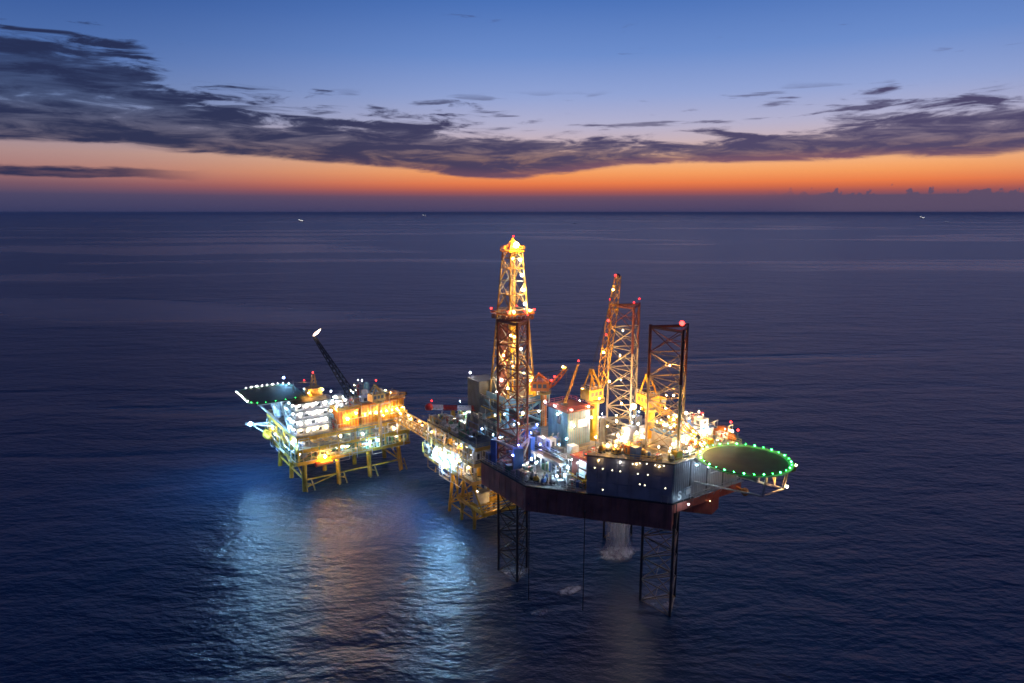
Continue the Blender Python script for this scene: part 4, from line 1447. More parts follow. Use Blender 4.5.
wl = [(22, 53, -1.6, -1.6), (40, 53, 1.6, -1.6), (22, 60, -1.6, 0), (40, 60, 1.6, 0), (22, 67, -1.6, 1.6), (40, 67, 1.6, 1.6)]
br = []
for (i, j) in ((0, 2), (2, 4), (0, 1), (4, 5), (1, 3), (3, 5)):
    br += [((i, 3), (j, 3), .26), ((i, 3), (j, 14), .22), ((j, 3), (i, 14), .22)]
wj = jacket('wellhead_jacket', 'yellow tubular jacket legs of the middle platform under the cantilever', wl, 16.2, 'yellow', br, .55)
wh = Thing('wellhead_platform', 'cluttered yellow lit middle platform linked to the bridge', 'platform', (31, 67, 8))
for z, uu0 in ((16.4, 19.6), (22.2, 20.2), (27.4, 21.0)):
    wh.part('deck', MB().box(uu0, 43, 50.5, 83.5, z - .45, z), M['deck_steel'])
    b = MB()
    b.box(uu0 - .14, uu0 - .01, 50.5, 83.5, z - 1.1, z + .12)
    b.box(uu0, 43, 50.35, 50.49, z - 1.1, z + .12)
    wh.part('edge_beam', b, M['ochre'])
    wh.part('railing', MB().rail([(43, 50.6), (uu0 + .1, 50.6), (uu0 + .1, 83.4), (43, 83.4)], z + .05, 1.1, .06), M['rail_paint'])
b = MB()
for v in (51.5, 58, 64.5, 71, 77, 82.5):
    for u in (20.9, 31, 42):
        wh.part('column', MB().box(u - .25, u + .25, v - .25, v + .25, 16.42, 26.9), M['cream'])
b = MB()
for i, v in enumerate((51.5, 58, 64.5, 71, 77)):
    w_ = (58, 64.5, 71, 77, 82.5)[i]
    b.tube((20.85, v, 16.6), (20.85, w_, 21.7), .14, 5)
    b.tube((20.85, w_, 22.4), (20.85, v, 26.9), .14, 5)
wh.part('bracing', b, M['yellow'])
b = MB()                                 # yellow sub-cellar frame
for z in (8.2,):
    for p, q_ in (((19.5, 44), (19.5, 60)), ((33, 44), (33, 60)), ((19.5, 44), (33, 44)), ((19.5, 52), (33, 52)), ((19.5, 60), (33, 60))):
        b.box(min(p[0], q_[0]) - .4, max(p[0], q_[0]) + .4, min(p[1], q_[1]) - .4, max(p[1], q_[1]) + .4, z - .5, z + .5)
wh.part('sub_frame', b, M['yellow'])
b = MB()
for i in range(8):
    b.tube((19.5, 45 + i * 1.9, 8.8), (33, 45 + i * 1.9, 8.8), .2, 6)
for u, v in ((19.5, 44.2), (33, 44.2), (19.5, 60), (33, 60)):
    b.tube((u, v, 8.2), (u, max(v, 51), 16), .3, 6)
wh.part('grid', b, M['yellow'])
b = MB()
for i in range(5):
    b.tube((24 + i * 2.2, 57, -6), (24 + i * 2.2, 57, 16), .45, 8)
wh.part('conductor', b, M['white'])
cab_ = Thing('lit_cabin', 'white box cabin glowing under the rig hull corner', 'cabin', (23, 51, 8.7))
cab_.part('wall', MB().box(20.6, 25.0, 49.4, 52.2, 9.05, 12.4), M['cream'])
cab_.part('roof', MB().box(20.4, 25.2, 49.2, 52.4, 12.42, 12.65), M['grey'])
lamp(cab_, (20.7, 49.6, 13.5), 'warm', .22, 1.0)
lamp(wh, (20.5, 62, 13.6), 'warm', .36, -2.0)
lamp(wh, (18.6, 66, 18.4), 'flood', 1.15, 1.2)
lamp(wh, (18.6, 74, 18.6), 'flood', .75, 1.2)
wh.part('outrigger', MB().box(18.2, 19.4, 65.6, 66.4, 17.1, 17.25), M['cream'])
wh.part('outrigger', MB().box(18.2, 19.4, 73.6, 74.4, 17.3, 17.45), M['cream'])
lamp(wh, (20.5, 72, 14.4), 'warm', .34, -1.5)
lamp(wh, (30.5, 52, 13.0), 'warm', .38, -3.0)
lamp(wh, (26, 46, 11.0), 'warm', .36, 2.0)
fill(21.5, 42, 51.5, 83, 16.45, 3.6, 3.4, 1.8, 4.4, 'wckyg', ['skid', 'man', 'vt', 'ht'], 'on the lower wellhead deck', 41, .12)
fill(21.5, 42, 51.5, 83, 22.25, 3.4, 3.2, 1.8, 3.8, 'wckygn', ['skid', 'man', 'vt', 'ht'], 'on the middle wellhead deck', 42, .12)
fill(21.6, 42.5, 59, 83, 27.45, 2.4, 2.3, 1.0, 3.6, 'wckyngt', ['skid', 'man', 'vt', 'cont', 'ht'], 'on the top wellhead deck', 43, .04)
for z, sd_, ks in ((19.6, 44, ['warm', 'white', 'warm', 'sodium']), (25.4, 45, ['warm', 'white', 'sodium'])):
    r = random.Random(sd_)
    for i in range(11):
        lamp(wh, (20.4 + (z > 22) * .7 + r.choice([0, .8, 2.0]), r.uniform(51.5, 83), z + r.uniform(-1.2, .8)), r.choice(ks), r.choice([.22, .3, .42]), -1.5)
lamps_on(wh, 23, 42, 60, 83, 29.6, 31.0, 14, ['warm', 'white', 'cool', 'white'], 46, (.22, .36), 2.6)

pipework(wh, 'v', 19.5, 51, 83, 12.5, 29.0, 34, ['ochre', 'cream', 'yellow', 'pipe_metal', 'white'], 76, 1.0)
pipework(wh, 'v', 21.6, 51, 83, 28, 30.6, 12, ['ochre', 'cream', 'pipe_metal', 'green_paint'], 78, .3)

# ------------------------------------------------------------------ access bridge
brg = Thing('access_bridge', 'warmly lit truss footbridge joining the two platforms', 'bridge', (21.8, 96.5, 21.6))
BV0, BV1 = 83.6, 110.2
b = MB()
n = 9
for u in (20.2, 23.4):
    for z in (21.6, 25.2):
        b.box(u - .2, u + .2, BV0, BV1, z - .2, z + .2)
brg.part('chord', b, M['ochre'])
for k in range(n):
    v0 = BV0 + (BV1 - BV0) * k / n
    v1 = BV0 + (BV1 - BV0) * (k + 1) / n
    b = MB()
    for u in (20.2, 23.4):
        b.tube((u, v0, 21.8), (u, v1, 25.0) if k % 2 else (u, v0, 25.0), .13, 5)
        b.tube((u, v0, 25.0), (u, v1, 21.8), .13, 5)
    b.tube((20.2, v0, 25.2), (23.4, v1, 25.2), .11, 5)
    brg.part('truss_bay', b, M['ochre'])
brg.part('walkway', MB().box(20.45, 23.15, BV0, BV1, 21.62, 21.78), M['deck_steel'])
for i, (u, z) in enumerate(((20.8, 22.3), (21.4, 22.3), (22.9, 22.5))):
    brg.part('pipe', MB().tube((u, BV0, z), (u, BV1, z), .22, 8), M['pipe_metal'])
for i in range(6):
    lamp(brg, (20.0 + (i % 2) * 1.2, BV0 + 2 + i * 4.4, 26.0), 'warm', .3, .7)
    lamp(brg, (21.9, BV0 + 3.5 + i * 4.2, 24.2), 'sodium' if i % 3 == 0 else 'warm', .24, -.9)

# ------------------------------------------------------------------ production platform
pl = []
for v, dv in ((113.5, -1.2), (128.5, 0), (143, 1.2)):
    for u, du in ((-13.8, -1.2), (-1.5, 0), (10.8, 0), (23.1, 1.2)):
        pl.append((u, v, du, dv))
br = []
for i in range(3):
    br += [((i, 4), (i + 1, 4), .35), ((8 + i, 4), (9 + i, 4), .35)]
for r_ in (0, 4):
    for i in (0, 3):
        br += [((r_ + i, 4), (r_ + 4 + i, 4), .35), ((r_ + i, 4), (r_ + 4 + i, 10.5), .3), ((r_ + 4 + i, 4), (r_ + i, 10.5), .3)]
br += [((0, 1.0), (1, 4), .25), ((5, 4), (1, 10), .3), ((6, 4), (2, 10), .3)]
pj = jacket('production_jacket', 'yellow tubular jacket standing in the sea under the production platform', pl, 11.0, 'yellow', br, .85)
for u in (-13.8, -1.5, 10.8, 23.1):
    b = MB()
    for s in (-1, 1):
        b.tube((u + .9 * s + .9, 112.4, 4.5), (u + 1.6 * s + 1.2, 111.0, -1.0), .3, 6)
    b.tube((u + 1.8, 111.6, 2.4), (u, 113, 2.6), .28, 6)
    pj.part('boat_fender', b, M['ochre'])
prod = Thing('production_platform', 'brightly lit multi-level production platform with yellow deck beams', 'platform', (5, 128, 11))
PU0, PU1, PV0, PV1 = -17.4, 27.0, 110.4, 148.6
for z, u0 in ((12.0, -17.4), (16.6, -16.8), (21.0, -17.0)):
    prod.part('deck', MB().box(u0, PU1, PV0 + (.4 if z == 16.6 else 0), PV1, z - .5, z), M['deck_green' if z == 12.0 else 'deck_steel'])
    b = MB()
    b.box(u0 - .22, u0 - .01, PV0, PV1, z - 1.25, z + .12)
    b.box(u0, PU1, PV0 - .2, PV0 - .01, z - 1.25, z + .12)
    prod.part('edge_beam', b, M['yellow'])
    prod.part('railing', MB().rail([(PU1, PV0 + .1), (u0 + .1, PV0 + .1), (u0 + .1, PV1 - .1), (PU1, PV1 - .1)], z + .05, 1.1, .06), M['rail_paint'])
b = MB()
for u in (-16.4, -9, -1.5, 5, 10.8, 17, 23.1, 26.4):
    for v in (111.2, 120, 128.5, 138, 147.6):
        prod.part('column', MB().box(u - .3, u + .3, v - .3, v + .3, 12.02, 20.45), M['yellow'])
b = MB()
us = (-16.4, -9, -1.5, 5, 10.8, 17, 23.1, 26.4)
for i in range(7):
    if i % 2 == 0:
        b.tube((us[i], 110.9, 12.3), (us[i + 1], 110.9, 15.6), .14, 5)
    else:
        b.tube((us[i + 1], 110.9, 16.9), (us[i], 110.9, 20.2), .14, 5)
prod.part('bracing', b, M['ochre'])
b = MB()
for i in range(5):
    z = 17.4 + i * .55
    b.tube((-16.5, 111.0 - .05 * i, z), (26.6, 111.0 - .05 * i, z), .13, 6)
for i in range(14):
    u = -15 + i * 3
    b.tube((u, 110.6, 12.2), (u, 110.6, 14.5 + (i % 3) * 2), .14, 6)
prod.part('piping', b, M['pipe_metal'])
# under-deck lamps that light the water and the jacket
for u, v, k, r_ in ((-13, 112.5, 'white', .26), (-4, 112.4, 'sodium', .4), (8.5, 112.4, 'cool', .3), (15.5, 112.4, 'warm', .26), (23, 112.4, 'warm', .26)):
    lamp(prod, (u, v, 10.4), k, r_, -.8)
# red ended barrel under the lower deck edge
th = Thing('suspended_drum', 'orange drum with a dark red end slung under the lower deck', 'drum', (-9, 109.6, 9.6))
th.part('shell', MB().lathe((-8.0, 109.3, 10.4), [(.9, -3.0), (.9, 3.2)], 14, 'x'), M['orange'])
th.part('end_cap', MB().lathe((-11.0, 109.3, 10.4), [(.05, -.3), (.7, -.25), (.95, .0), (.95, .25)], 14, 'x'), M['red'])
b = MB()
for u in (-10, -6.2):
    b.tube((u, 109.3, 11.2), (u, 110.2, 12.2), .08, 4)
th.part('sling', b, M['black_steel'])
lamp(prod, (-7.6, 108.8, 12.9), 'sodium', .85, .8)

# living quarters
lq = Thing('living_quarters', 'white four-storey living quarters with lit bands of windows', 'quarters', (-11.2, 117, 21))
QU0, QU1, QV0, QV1 = -16.2, -4.4, 112.2, 124
for k in range(4):
    z = 21.05 + k * 3.0
    wl_ = lq.part('storey', MB().box(QU0, QU1, QV0, QV1, z + .32, z + 2.96), M['white'])
    lq.part('balcony', MB().box(QU0 - .9, QU1 + .5, QV0 - .9, QV1, z, z + .3), M['grey'])
    lq.part('railing', MB().rail([(QU0 - .8, QV1), (QU0 - .8, QV0 - .8), (QU1 + .4, QV0 - .8)], z + .3, 1.0, .05), M['rail_white'])
    for i in range(5):
        o = lq.part('window', MB().box(QU0 + .9 + i * 2.3, QU0 + 2.1 + i * 2.3, QV0 - .06, QV0 - .005, z + 1.1, z + 2.2), M['dark_grey'])
        mk('pane', MB().box(QU0 + 1.0 + i * 2.3, QU0 + 2.0 + i * 2.3, QV0 - .09, QV0 - .065, z + 1.2, z + 2.1).data('pane', M['lamp_port'] if (i + k) % 3 else M['dark_grey'], lq.base), o)
    for i in range(5):
        o = lq.part('window', MB().box(QU0 - .06, QU0 - .005, QV0 + .9 + i * 2.3, QV0 + 2.1 + i * 2.3, z + 1.1, z + 2.2), M['dark_grey'])
    for i in range(4):
        lamp(lq, (QU0 + 1.2 + i * 3.1, QV0 - .6, z + 2.4), 'white' if k else 'warm', .27, -.45)
    for i in range(3):
        lamp(lq, (QU0 - .6, QV0 + 1.5 + i * 3.9, z + 2.4), 'cool' if i else 'white', .26, -.45)
lq.part('roof', MB().box(QU0 - .9, QU1 + .5, QV0 - .9, QV1 + .2, 33.05, 33.4), M['deck_steel'])
# square helideck over the quarters' corner
h2 = Thing('platform_helideck', 'dark eight-sided helideck with white edge lamps beyond the living quarters', 'helideck', (-19, 126, 21))
HU0, HU1, HV0, HV1, c_ = -30.0, -11.6, 114.5, 137.0, 3.0
poly = [(HU0 + c_, HV0), (HU1 - c_, HV0), (HU1, HV0 + c_), (HU1, HV1 - c_), (HU1 - c_, HV1), (HU0 + c_, HV1), (HU0, HV1 - c_), (HU0, HV0 + c_)]
h2.part('deck', MB().prism(poly, 34.4, 34.8), M['helideck_dark'])
big = [((p[0] - (HU0 + HU1) / 2) * 1.11 + (HU0 + HU1) / 2, (p[1] - (HV0 + HV1) / 2) * 1.09 + (HV0 + HV1) / 2) for p in poly]
b = MB()
for i in range(8):
    j = (i + 1) % 8
    b.add([(*poly[i], 34.5), (*poly[j], 34.5), (*big[j], 34.75), (*big[i], 34.75), (*poly[i], 34.42), (*poly[j], 34.42), (*big[j], 34.66), (*big[i], 34.66)], [(0, 1, 2, 3), (7, 6, 5, 4), (3, 2, 6, 7)])
    b.tube((*big[i], 34.72), (*big[j], 34.72), .1, 5)
h2.part('safety_net', b, M['deck_green'])
b = MB()
for k in range(5):
    v = HV0 + 2 + k * 4.6
    b.box(HU0 + 2, HU1 - 1, v - .2, v + .2, 33.5, 34.38)
for (u, v) in ((-27, 118), (-27, 133), (-20, 117), (-20, 134)):
    b.tube((u, v, 33.6), (-17.2, v + (1 if v < 125 else -1), 21.4), .3, 6)
    b.tube((u + 4, v, 33.6), (-17.2, v + (1 if v < 125 else -1), 27), .2, 6)
b.tube((-27, 118, 33.6), (-17.2, 133, 22), .2, 6)
h2.part('support_frame', b, M['galv'])
for i, (a, c, ks) in enumerate(((4, 5, 'white'), (3, 4, 'white'), (6, 7, 'white'), (7, 0, 'green'), (0, 1, 'green'))):
    nn = (7, 2, 7, 2, 4)[i]
    for k in range(nn):
        p = Vector(big[a]).lerp(Vector(big[c]), (k + .5) / nn)
        lamp(h2, (p.x, p.y, 35.2), ks, (.14, .2, .26)[(k * 5 + i) % 3] if ks == 'white' else .15, .5)
fl = at(285, 387, 37.0)
lamp(h2, (HU1 - 1.0, HV1 + .6, 37.2), 'flood', .45, 2.6)
lamp(prod, tuple(at(250, 424, 21.5)), 'flood', 1.15, 3.0)
lamp(prod, (-18.2, 112.0, 19.4), 'flood', .6, -1.2)
b = MB()
q1 = at(250, 424, 18.4)
b.tube((-17, 144, 18.4), (q1.x, q1.y, 18.4), .25, 6)
b.tube((-17, 138, 18.4), (q1.x, q1.y, 18.4), .25, 6)
b.tube((-17, 141, 13), (q1.x, q1.y, 18.4), .2, 6)
b.cbox((q1.x, q1.y, 18.6), (3, 3, .2))
prod.part('outrigger', b, M['cream'])
lamp(prod, (-19, 141, 24.2), 'white', .42, 3.0)
lb = Thing('platform_lifeboat', 'yellow lifeboat hung below the outrigger of the production platform', 'lifeboat', (-19.6, 140, 13))
lb.part('hull', MB().lathe((-19.6, 140, 14.6), [(.05, -4.2), (.9, -3.4), (1.4, -1.6), (1.5, 0), (1.4, 1.8), (.9, 3.4), (.05, 4.0)], 14, 'y'), M['yellow'])
lb.part('canopy', MB().box(-20.4, -18.8, 139, 141.8, 15.8, 16.7), M['yellow'])
for s in (137.4, 142.6):
    lb.part('davit', MB().tube((-17.3, s, 16.7), (-19.6, s, 18.2), .18, 6).tube((-19.6, s, 18.2), (-19.6, s, 15.6), .06, 4), M['yellow'])
lamp(lb, (-18.2, 137, 17.9), 'warm', .32, .6)

# orange process modules
def module(name, label, u0, u1, v0, v1, z0, z1, body, trim, nribs):
    th = Thing(name, label, 'module', ((u0 + u1) / 2, (v0 + v1) / 2, z0))
    th.part('wall', MB().box(u0, u1, v0, v1, z0 + .02, z1), M[body])
    th.part('roof', MB().box(u0 - .4, u1 + .4, v0 - .5, v1 + .4, z1 + .02, z1 + .4), M[trim])
    for i in range(nribs):
        u = u0 + (i + .5) * (u1 - u0) / nribs
        th.part('wall_rib', MB().box(u - .14, u + .14, v0 - .16, v0, z0 + .1, z1 - .05), M[trim])
    th.part('railing', MB().rail([(u0 - .3, v0 - .4), (u1 + .3, v0 - .4), (u1 + .3, v1 + .3), (u0 - .3, v1 + .3)], z1 + .4, 1.1, .06, True), M['rail_paint'])
    return th


m1 = module('process_module', 'small orange process module lit by a sodium lamp', -.6, 7.2, 112.6, 121, 21, 27.6, 'orange', 'yellow', 7)
lamp(m1, (2.6, 111.9, 24.6), 'sodium', .8, -3.0)
lamp(m1, (6.0, 111.9, 26.2), 'sodium', .6, -1.2)
m2 = module('process_module', 'long yellow process module with a band of lamps along its front', 8.6, 26.2, 113.2, 122, 21, 28.4, 'yellow', 'orange', 14)
for i in range(8):
    lamp(m2, (9.6 + i * 2.2, 112.2, 25.0 + .3 * (i % 2)), ('warm', 'sodium', 'white')[i % 3], .36, -3.0)
lamp(m2, (26.8, 113.5, 29.8), 'cool', .3, 1.2)
# platform crane with boom at rest along the module
prc, *_ = crane('yellow pedestal crane on the production platform with its boom at rest', (14.6, 110.0), 12.0, 30.2, (26.4, 111.4, 31.0), 'ochre', [(.3, 'sodium', .2)], mast=3.4, width=1.4, rad=.75)
lamp(prc, (13.6, 110, 38.2), 'pink', .3, 1.6)
lamp(prc, (15.6, 109.2, 24.4), 'sodium', .26, .8)
mast_ = Thing('communications_mast', 'ochre communications mast with a red lamp above the living quarters', 'mast', (-6.8, 120, 33.4))
mast_.part('base_house', MB().box(-9.4, -4.4, 118, 122.4, 33.42, 36.4), M['ochre'])
b = MB()
for s, t_ in ((-1, -1), (1, -1), (1, 1), (-1, 1)):
    b.tube((-6.8 + s * 1.0, 120 + t_ * 1.0, 36.4), (-6.8 + s * .35, 120 + t_ * .35, 41.4), .16, 5)
for k in range(4):
    z = 36.6 + k * 1.2
    w_ = 1.0 - .13 * k
    for s, t_, s2, t2 in ((-1, -1, 1, -1), (1, -1, 1, 1), (1, 1, -1, 1), (-1, 1, -1, -1)):
        b.tube((-6.8 + s * w_, 120 + t_ * w_, z), (-6.8 + s2 * w_ * .9, 120 + t2 * w_ * .9, z + 1.2), .1, 4)
mast_.part('lattice', b, M['ochre'])
b = MB().tube((-6.8, 120, 38.2), (-13.5, 122.5, 38.6), .12, 5).tube((-13.5, 122.5, 33.4), (-13.5, 122.5, 39.4), .12, 5)
mast_.part('antenna_arm', b, M['galv'])
lamp(mast_, (-6.8, 120, 42.0), 'pink', .28, .6)
lamp(mast_, (-9.8, 121.2, 39.2), 'red', .22, .6)
lamp(mast_, (-4.2, 117.4, 35.6), 'warm', .4, 2.2)
lamp(mast_, (-9.6, 117.2, 35.2), 'sodium', .4, 1.6)
# equipment on the three decks
fill(-16.5, 26, 111.6, 147.5, 12.05, 4.4, 4.2, 1.8, 3.8, 'wcygnt', ['skid', 'man', 'vt', 'ht'], 'on the lower platform deck', 51, .15)
fill(-16, 26, 111.8, 147.5, 16.65, 4.2, 4.0, 1.6, 3.4, 'wcgtny', ['skid', 'man', 'vt', 'ht'], 'on the middle platform deck', 52, .12)
fill(-16, 26, 125.2, 147.5, 21.05, 4.0, 4.0, 2.5, 8.5, 'wcgwt', ['skid', 'man', 'vt', 'cont', 'vt'], 'on the top platform deck', 53, .05, [(11.7, 131, 3, 3), (-20, 126, 9, 11)])
fill(-3.8, -1.0, 111.6, 125, 21.05, 2.6, 2.8, 3.0, 7.0, 'wcgt', ['skid', 'man', 'vt'], 'beside the living quarters', 54, .0)
fill(.2, 6.6, 113.6, 120.6, 28.05, 3.0, 3.2, 1.4, 3.2, 'wgt', ['man', 'skid', 'vt'], 'on the small orange module', 55, .0)
fill(9, 25.5, 114, 121.5, 28.85, 3.6, 3.4, 1.0, 2.6, 'wgcy', ['man', 'skid', 'ht'], 'on the long yellow module', 56, .25)
fill(-15.8, -10, 113, 118, 33.45, 2.8, 2.4, .7, 1.0, 'wgc', ['man'], 'on the living quarters roof', 57, .3, [(-20.8, 125.7, 10.5, 12.3)])
for z, sd_, ks, n_ in ((14.9, 61, ['cool', 'white', 'warm', 'warm', 'sodium'], 20), (19.6, 62, ['white', 'cool', 'warm', 'warm', 'sodium'], 20)):
    r = random.Random(sd_)
    for i in range(n_):
        lamp(prod, (r.uniform(-16.2, 26.4), r.choice([110.9, 111.6, 113.0, 114.2]), z + r.uniform(-.9, .5)), r.choice(ks), r.choice([.2, .28, .4]), -1.0)
    for i in range(9):
        lamp(prod, (r.choice([-17.0, -16.2, -15.2]), r.uniform(112, 147), z + r.uniform(-.8, .4)), r.choice(['white', 'cool', 'cool']), r.choice([.2, .28, .4]), -1.0)
    for i in range(12):
        lamp(prod, (r.uniform(-14, 25), r.uniform(114, 140), z + .4), r.choice(ks), .28, -.8)
lamps_on(prod, -3.6, 7, 111.8, 146, 26, 31.5, 16, ['white', 'cool', 'white', 'warm'], 63, (.24, .38), 5.0)
lamps_on(prod, 7, 26, 123, 146, 26, 31, 12, ['white', 'cool', 'warm'], 64, (.22, .34), 5.0)
lamps_on(m1, 0, 7, 113, 120, 30, 31.4, 4, ['cool', 'white'], 65, (.24, .36), 2.2)
lamp(prod, (7.8, 110.6, 17.9), 'cool', .62, .8)
lamp(prod, (10.0, 110.0, 14.4), 'flood', .5, .8)
lamp(prod, (20.4, 110.3, 18.0), 'warm', .42, .8)

pipework(prod, 'u', 110.2, -16.5, 26.5, 9.6, 20.6, 30, ['ochre', 'cream', 'white', 'pipe_metal', 'green_paint'], 79, .6)
pipework(prod, 'v', -17.6, 111, 147, 9.8, 20.6, 20, ['ochre', 'cream', 'white', 'pipe_metal'], 80, .5)
pipework(prod, 'u', 112.4, -4, 26, 21.3, 31, 14, ['white', 'yellow', 'pipe_metal', 'cream'], 81, .6)

# flare boom
fb = Thing('flare_boom', 'black lattice flare boom slanting up with a white flame at its tip', 'flare boom', (11.7, 131, 21))
p0, p1 = Vector((11.7, 129, 27.4)), Vector((7.2, 158.5, 47.6))
ax = (p1 - p0).normalized()
sd = ax.cross(Vector((0, 0, 1))).normalized()
up = sd.cross(ax)
n = 12
for k in range(n):
    b = MB()
    t0, t1 = k / n, (k + 1) / n
    w0, w1 = 2.0 - 1.35 * t0, 2.0 - 1.35 * t1
    A = [p0.lerp(p1, t0) + sd * w0, p0.lerp(p1, t0) - sd * w0, p0.lerp(p1, t0) - up * w0 * 1.5]
    B = [p0.lerp(p1, t1) + sd * w1, p0.lerp(p1, t1) - sd * w1, p0.lerp(p1, t1) - up * w1 * 1.5]
    for i in range(3):
        b.tube(A[i], B[i], .24, 6)
        b.tube(A[i], B[(i + 1) % 3], .14, 5)
        b.tube(B[i], B[(i + 1) % 3], .14, 5)
    fb.part('lattice_bay', b, M['black_steel'])
fb.part('gas_pipe', MB().tube(p0, p1 + ax * 1.2, .32, 8), M['black_steel'])
b = MB()
for s in (-2.2, 2.2):
    b.tube((11.7 + s, 128, 21.0), p0 + sd * s * .9, .35, 6)
    b.tube((11.7 + s, 134, 21.0), p0.lerp(p1, .12) + sd * s * .8, .3, 6)
fb.part('support_frame', b, M['dark_grey'])
b = MB()
fl0 = p1 + ax * 1.3
wind = E2 * 0
prof = [(.25, 0), (.62, .9), (.7, 1.8), (.45, 2.9), (.02, 4.0)]
vs = []
for r_, h_ in prof:
    for i in range(10):
        a = 2 * math.pi * i / 10
        vs.append(fl0 + Vector((r_ * math.cos(a) + h_ * .75, r_ * math.sin(a) - .15 * h_, h_ * .72)))
fs = [(k * 10 + i, k * 10 + (i + 1) % 10, (k + 1) * 10 + (i + 1) % 10, (k + 1) * 10 + i) for k in range(4) for i in range(10)]
b.add(vs, fs, True)
fb.part('flame', b, emit('flame', (1.0, .72, .50), 14))

# ------------------------------------------------------------------ water poured from the hull, foam
def foam_mat(name, dens, scl, fall=None):
    m = bpy.data.materials.new(name)
    m.use_nodes = True
    t = m.node_tree
    p = t.nodes['Principled BSDF']
    p.inputs['Base Color'].default_value = (.78, .8, .82, 1)
    p.inputs['Roughness'].default_value = .6
    tcn = t.nodes.new('ShaderNodeTexCoord')
    mp = t.nodes.new('ShaderNodeMapping')
    mp.inputs['Scale'].default_value = scl
    t.links.new(tcn.outputs['Object'], mp.inputs[0])
    no = t.nodes.new('ShaderNodeTexNoise')
    no.inputs['Scale'].default_value = 1.0
    no.inputs['Detail'].default_value = 6
    no.inputs['Roughness'].default_value = .65
    t.links.new(mp.outputs[0], no.inputs['Vector'])
    mr = t.nodes.new('ShaderNodeMapRange')
    mr.inputs[1].default_value, mr.inputs[2].default_value, mr.inputs[3].default_value, mr.inputs[4].default_value = .36, .66, dens * .25, dens
    t.links.new(no.outputs[0], mr.inputs[0])
    out = mr.outputs[0]
    if fall:                       # foam thins out towards its rim
        m2_ = t.nodes.new('ShaderNodeVectorMath')
        m2_.operation = 'MULTIPLY'
        m2_.inputs[1].default_value = (1 / fall[0], 1 / fall[1], 0)
        t.links.new(tcn.outputs['Object'], m2_.inputs[0])
        ln_ = t.nodes.new('ShaderNodeVectorMath')
        ln_.operation = 'LENGTH'
        t.links.new(m2_.outputs[0], ln_.inputs[0])
        mr2 = t.nodes.new('ShaderNodeMapRange')
        mr2.interpolation_type = 'SMOOTHSTEP'
        mr2.inputs[1].default_value, mr2.inputs[2].default_value, mr2.inputs[3].default_value, mr2.inputs[4].default_value = .35, 1.05, 1.0, 0.0
        t.links.new(ln_.outputs['Value'], mr2.inputs[0])
        mu = t.nodes.new('ShaderNodeMath')
        mu.operation = 'MULTIPLY'
        t.links.new(out, mu.inputs[0])
        t.links.new(mr2.outputs[0], mu.inputs[1])
        out = mu.outputs[0]
    t.links.new(out, p.inputs['Alpha'])
    MATS[name] = m
    return m


foam_mat('falling_water', .36, (2.2, 2.2, .05))
foam_mat('foam', .8, (.5, .5, .5), (8.0, 6.0))
foam_mat('patch_foam', .8, (.5, .5, .5), (5.0, 2.5))
foam_mat('thin_foam', .4, (.4, .4, .4), (5.6, 4.6))
wp = at(618, 553, 0)
wf = Thing('water_discharge', 'white curtain of water pouring from the hull into the sea', 'water', (wp.x, wp.y, 0))
n = 28
b = MB()
r = random.Random(5)
vs, prof = [], [(2.9, 25.2), (3.0, 18), (3.15, 10), (3.4, 4), (4.0, 1.2), (4.9, .15)]
jit = [r.uniform(.9, 1.1) for _ in range(n)]
for rr, z in prof:
    for i in range(n):
        a = 2 * math.pi * i / n
        vs.append((wp.x + rr * jit[i] * math.cos(a) * 1.15, wp.y + rr * jit[i] * math.sin(a) * .9, z))
fs = [(k * n + i, k * n + (i + 1) % n, (k + 1) * n + (i + 1) % n, (k + 1) * n + i) for k in range(len(prof) - 1) for i in range(n)]
b.add(vs, fs, True)
wf.part('curtain', b, M['falling_water'])
for k_ in (.72, .42):
    b = MB().add([(wp.x + (p[0] - wp.x) * k_ + .4, wp.y + (p[1] - wp.y) * k_, p[2]) for p in vs], fs, True)
    wf.part('curtain', b, M['falling_water'])


def foam_patch(cx, cy, rx, ry, z, seed, hgt=.5):
    r = random.Random(seed)
    n, rings = 26, [0.0, .35, .65, .88, 1.0]
    ph = [r.uniform(0, 6.28) for _ in range(4)]
    vs = [(cx, cy, z + hgt)]
    for k in rings[1:]:
        for i in range(n):
            a = 2 * math.pi * i / n
            w_ = 1 + .16 * math.sin(3 * a + ph[0]) + .1 * math.sin(5 * a + ph[1]) + .07 * math.sin(8 * a + ph[2])
            vs.append((cx + rx * k * w_ * math.cos(a), cy + ry * k * w_ * math.sin(a), z + hgt * (1 - k * k) + r.uniform(0, .06)))
    fs = [(0, 1 + i, 1 + (i + 1) % n) for i in range(n)]
    for k in range(3):
        a0, c0 = 1 + k * n, 1 + (k + 1) * n
        fs += [(a0 + i, c0 + i, c0 + (i + 1) % n, a0 + (i + 1) % n) for i in range(n)]
    return MB().add(vs, fs, True)


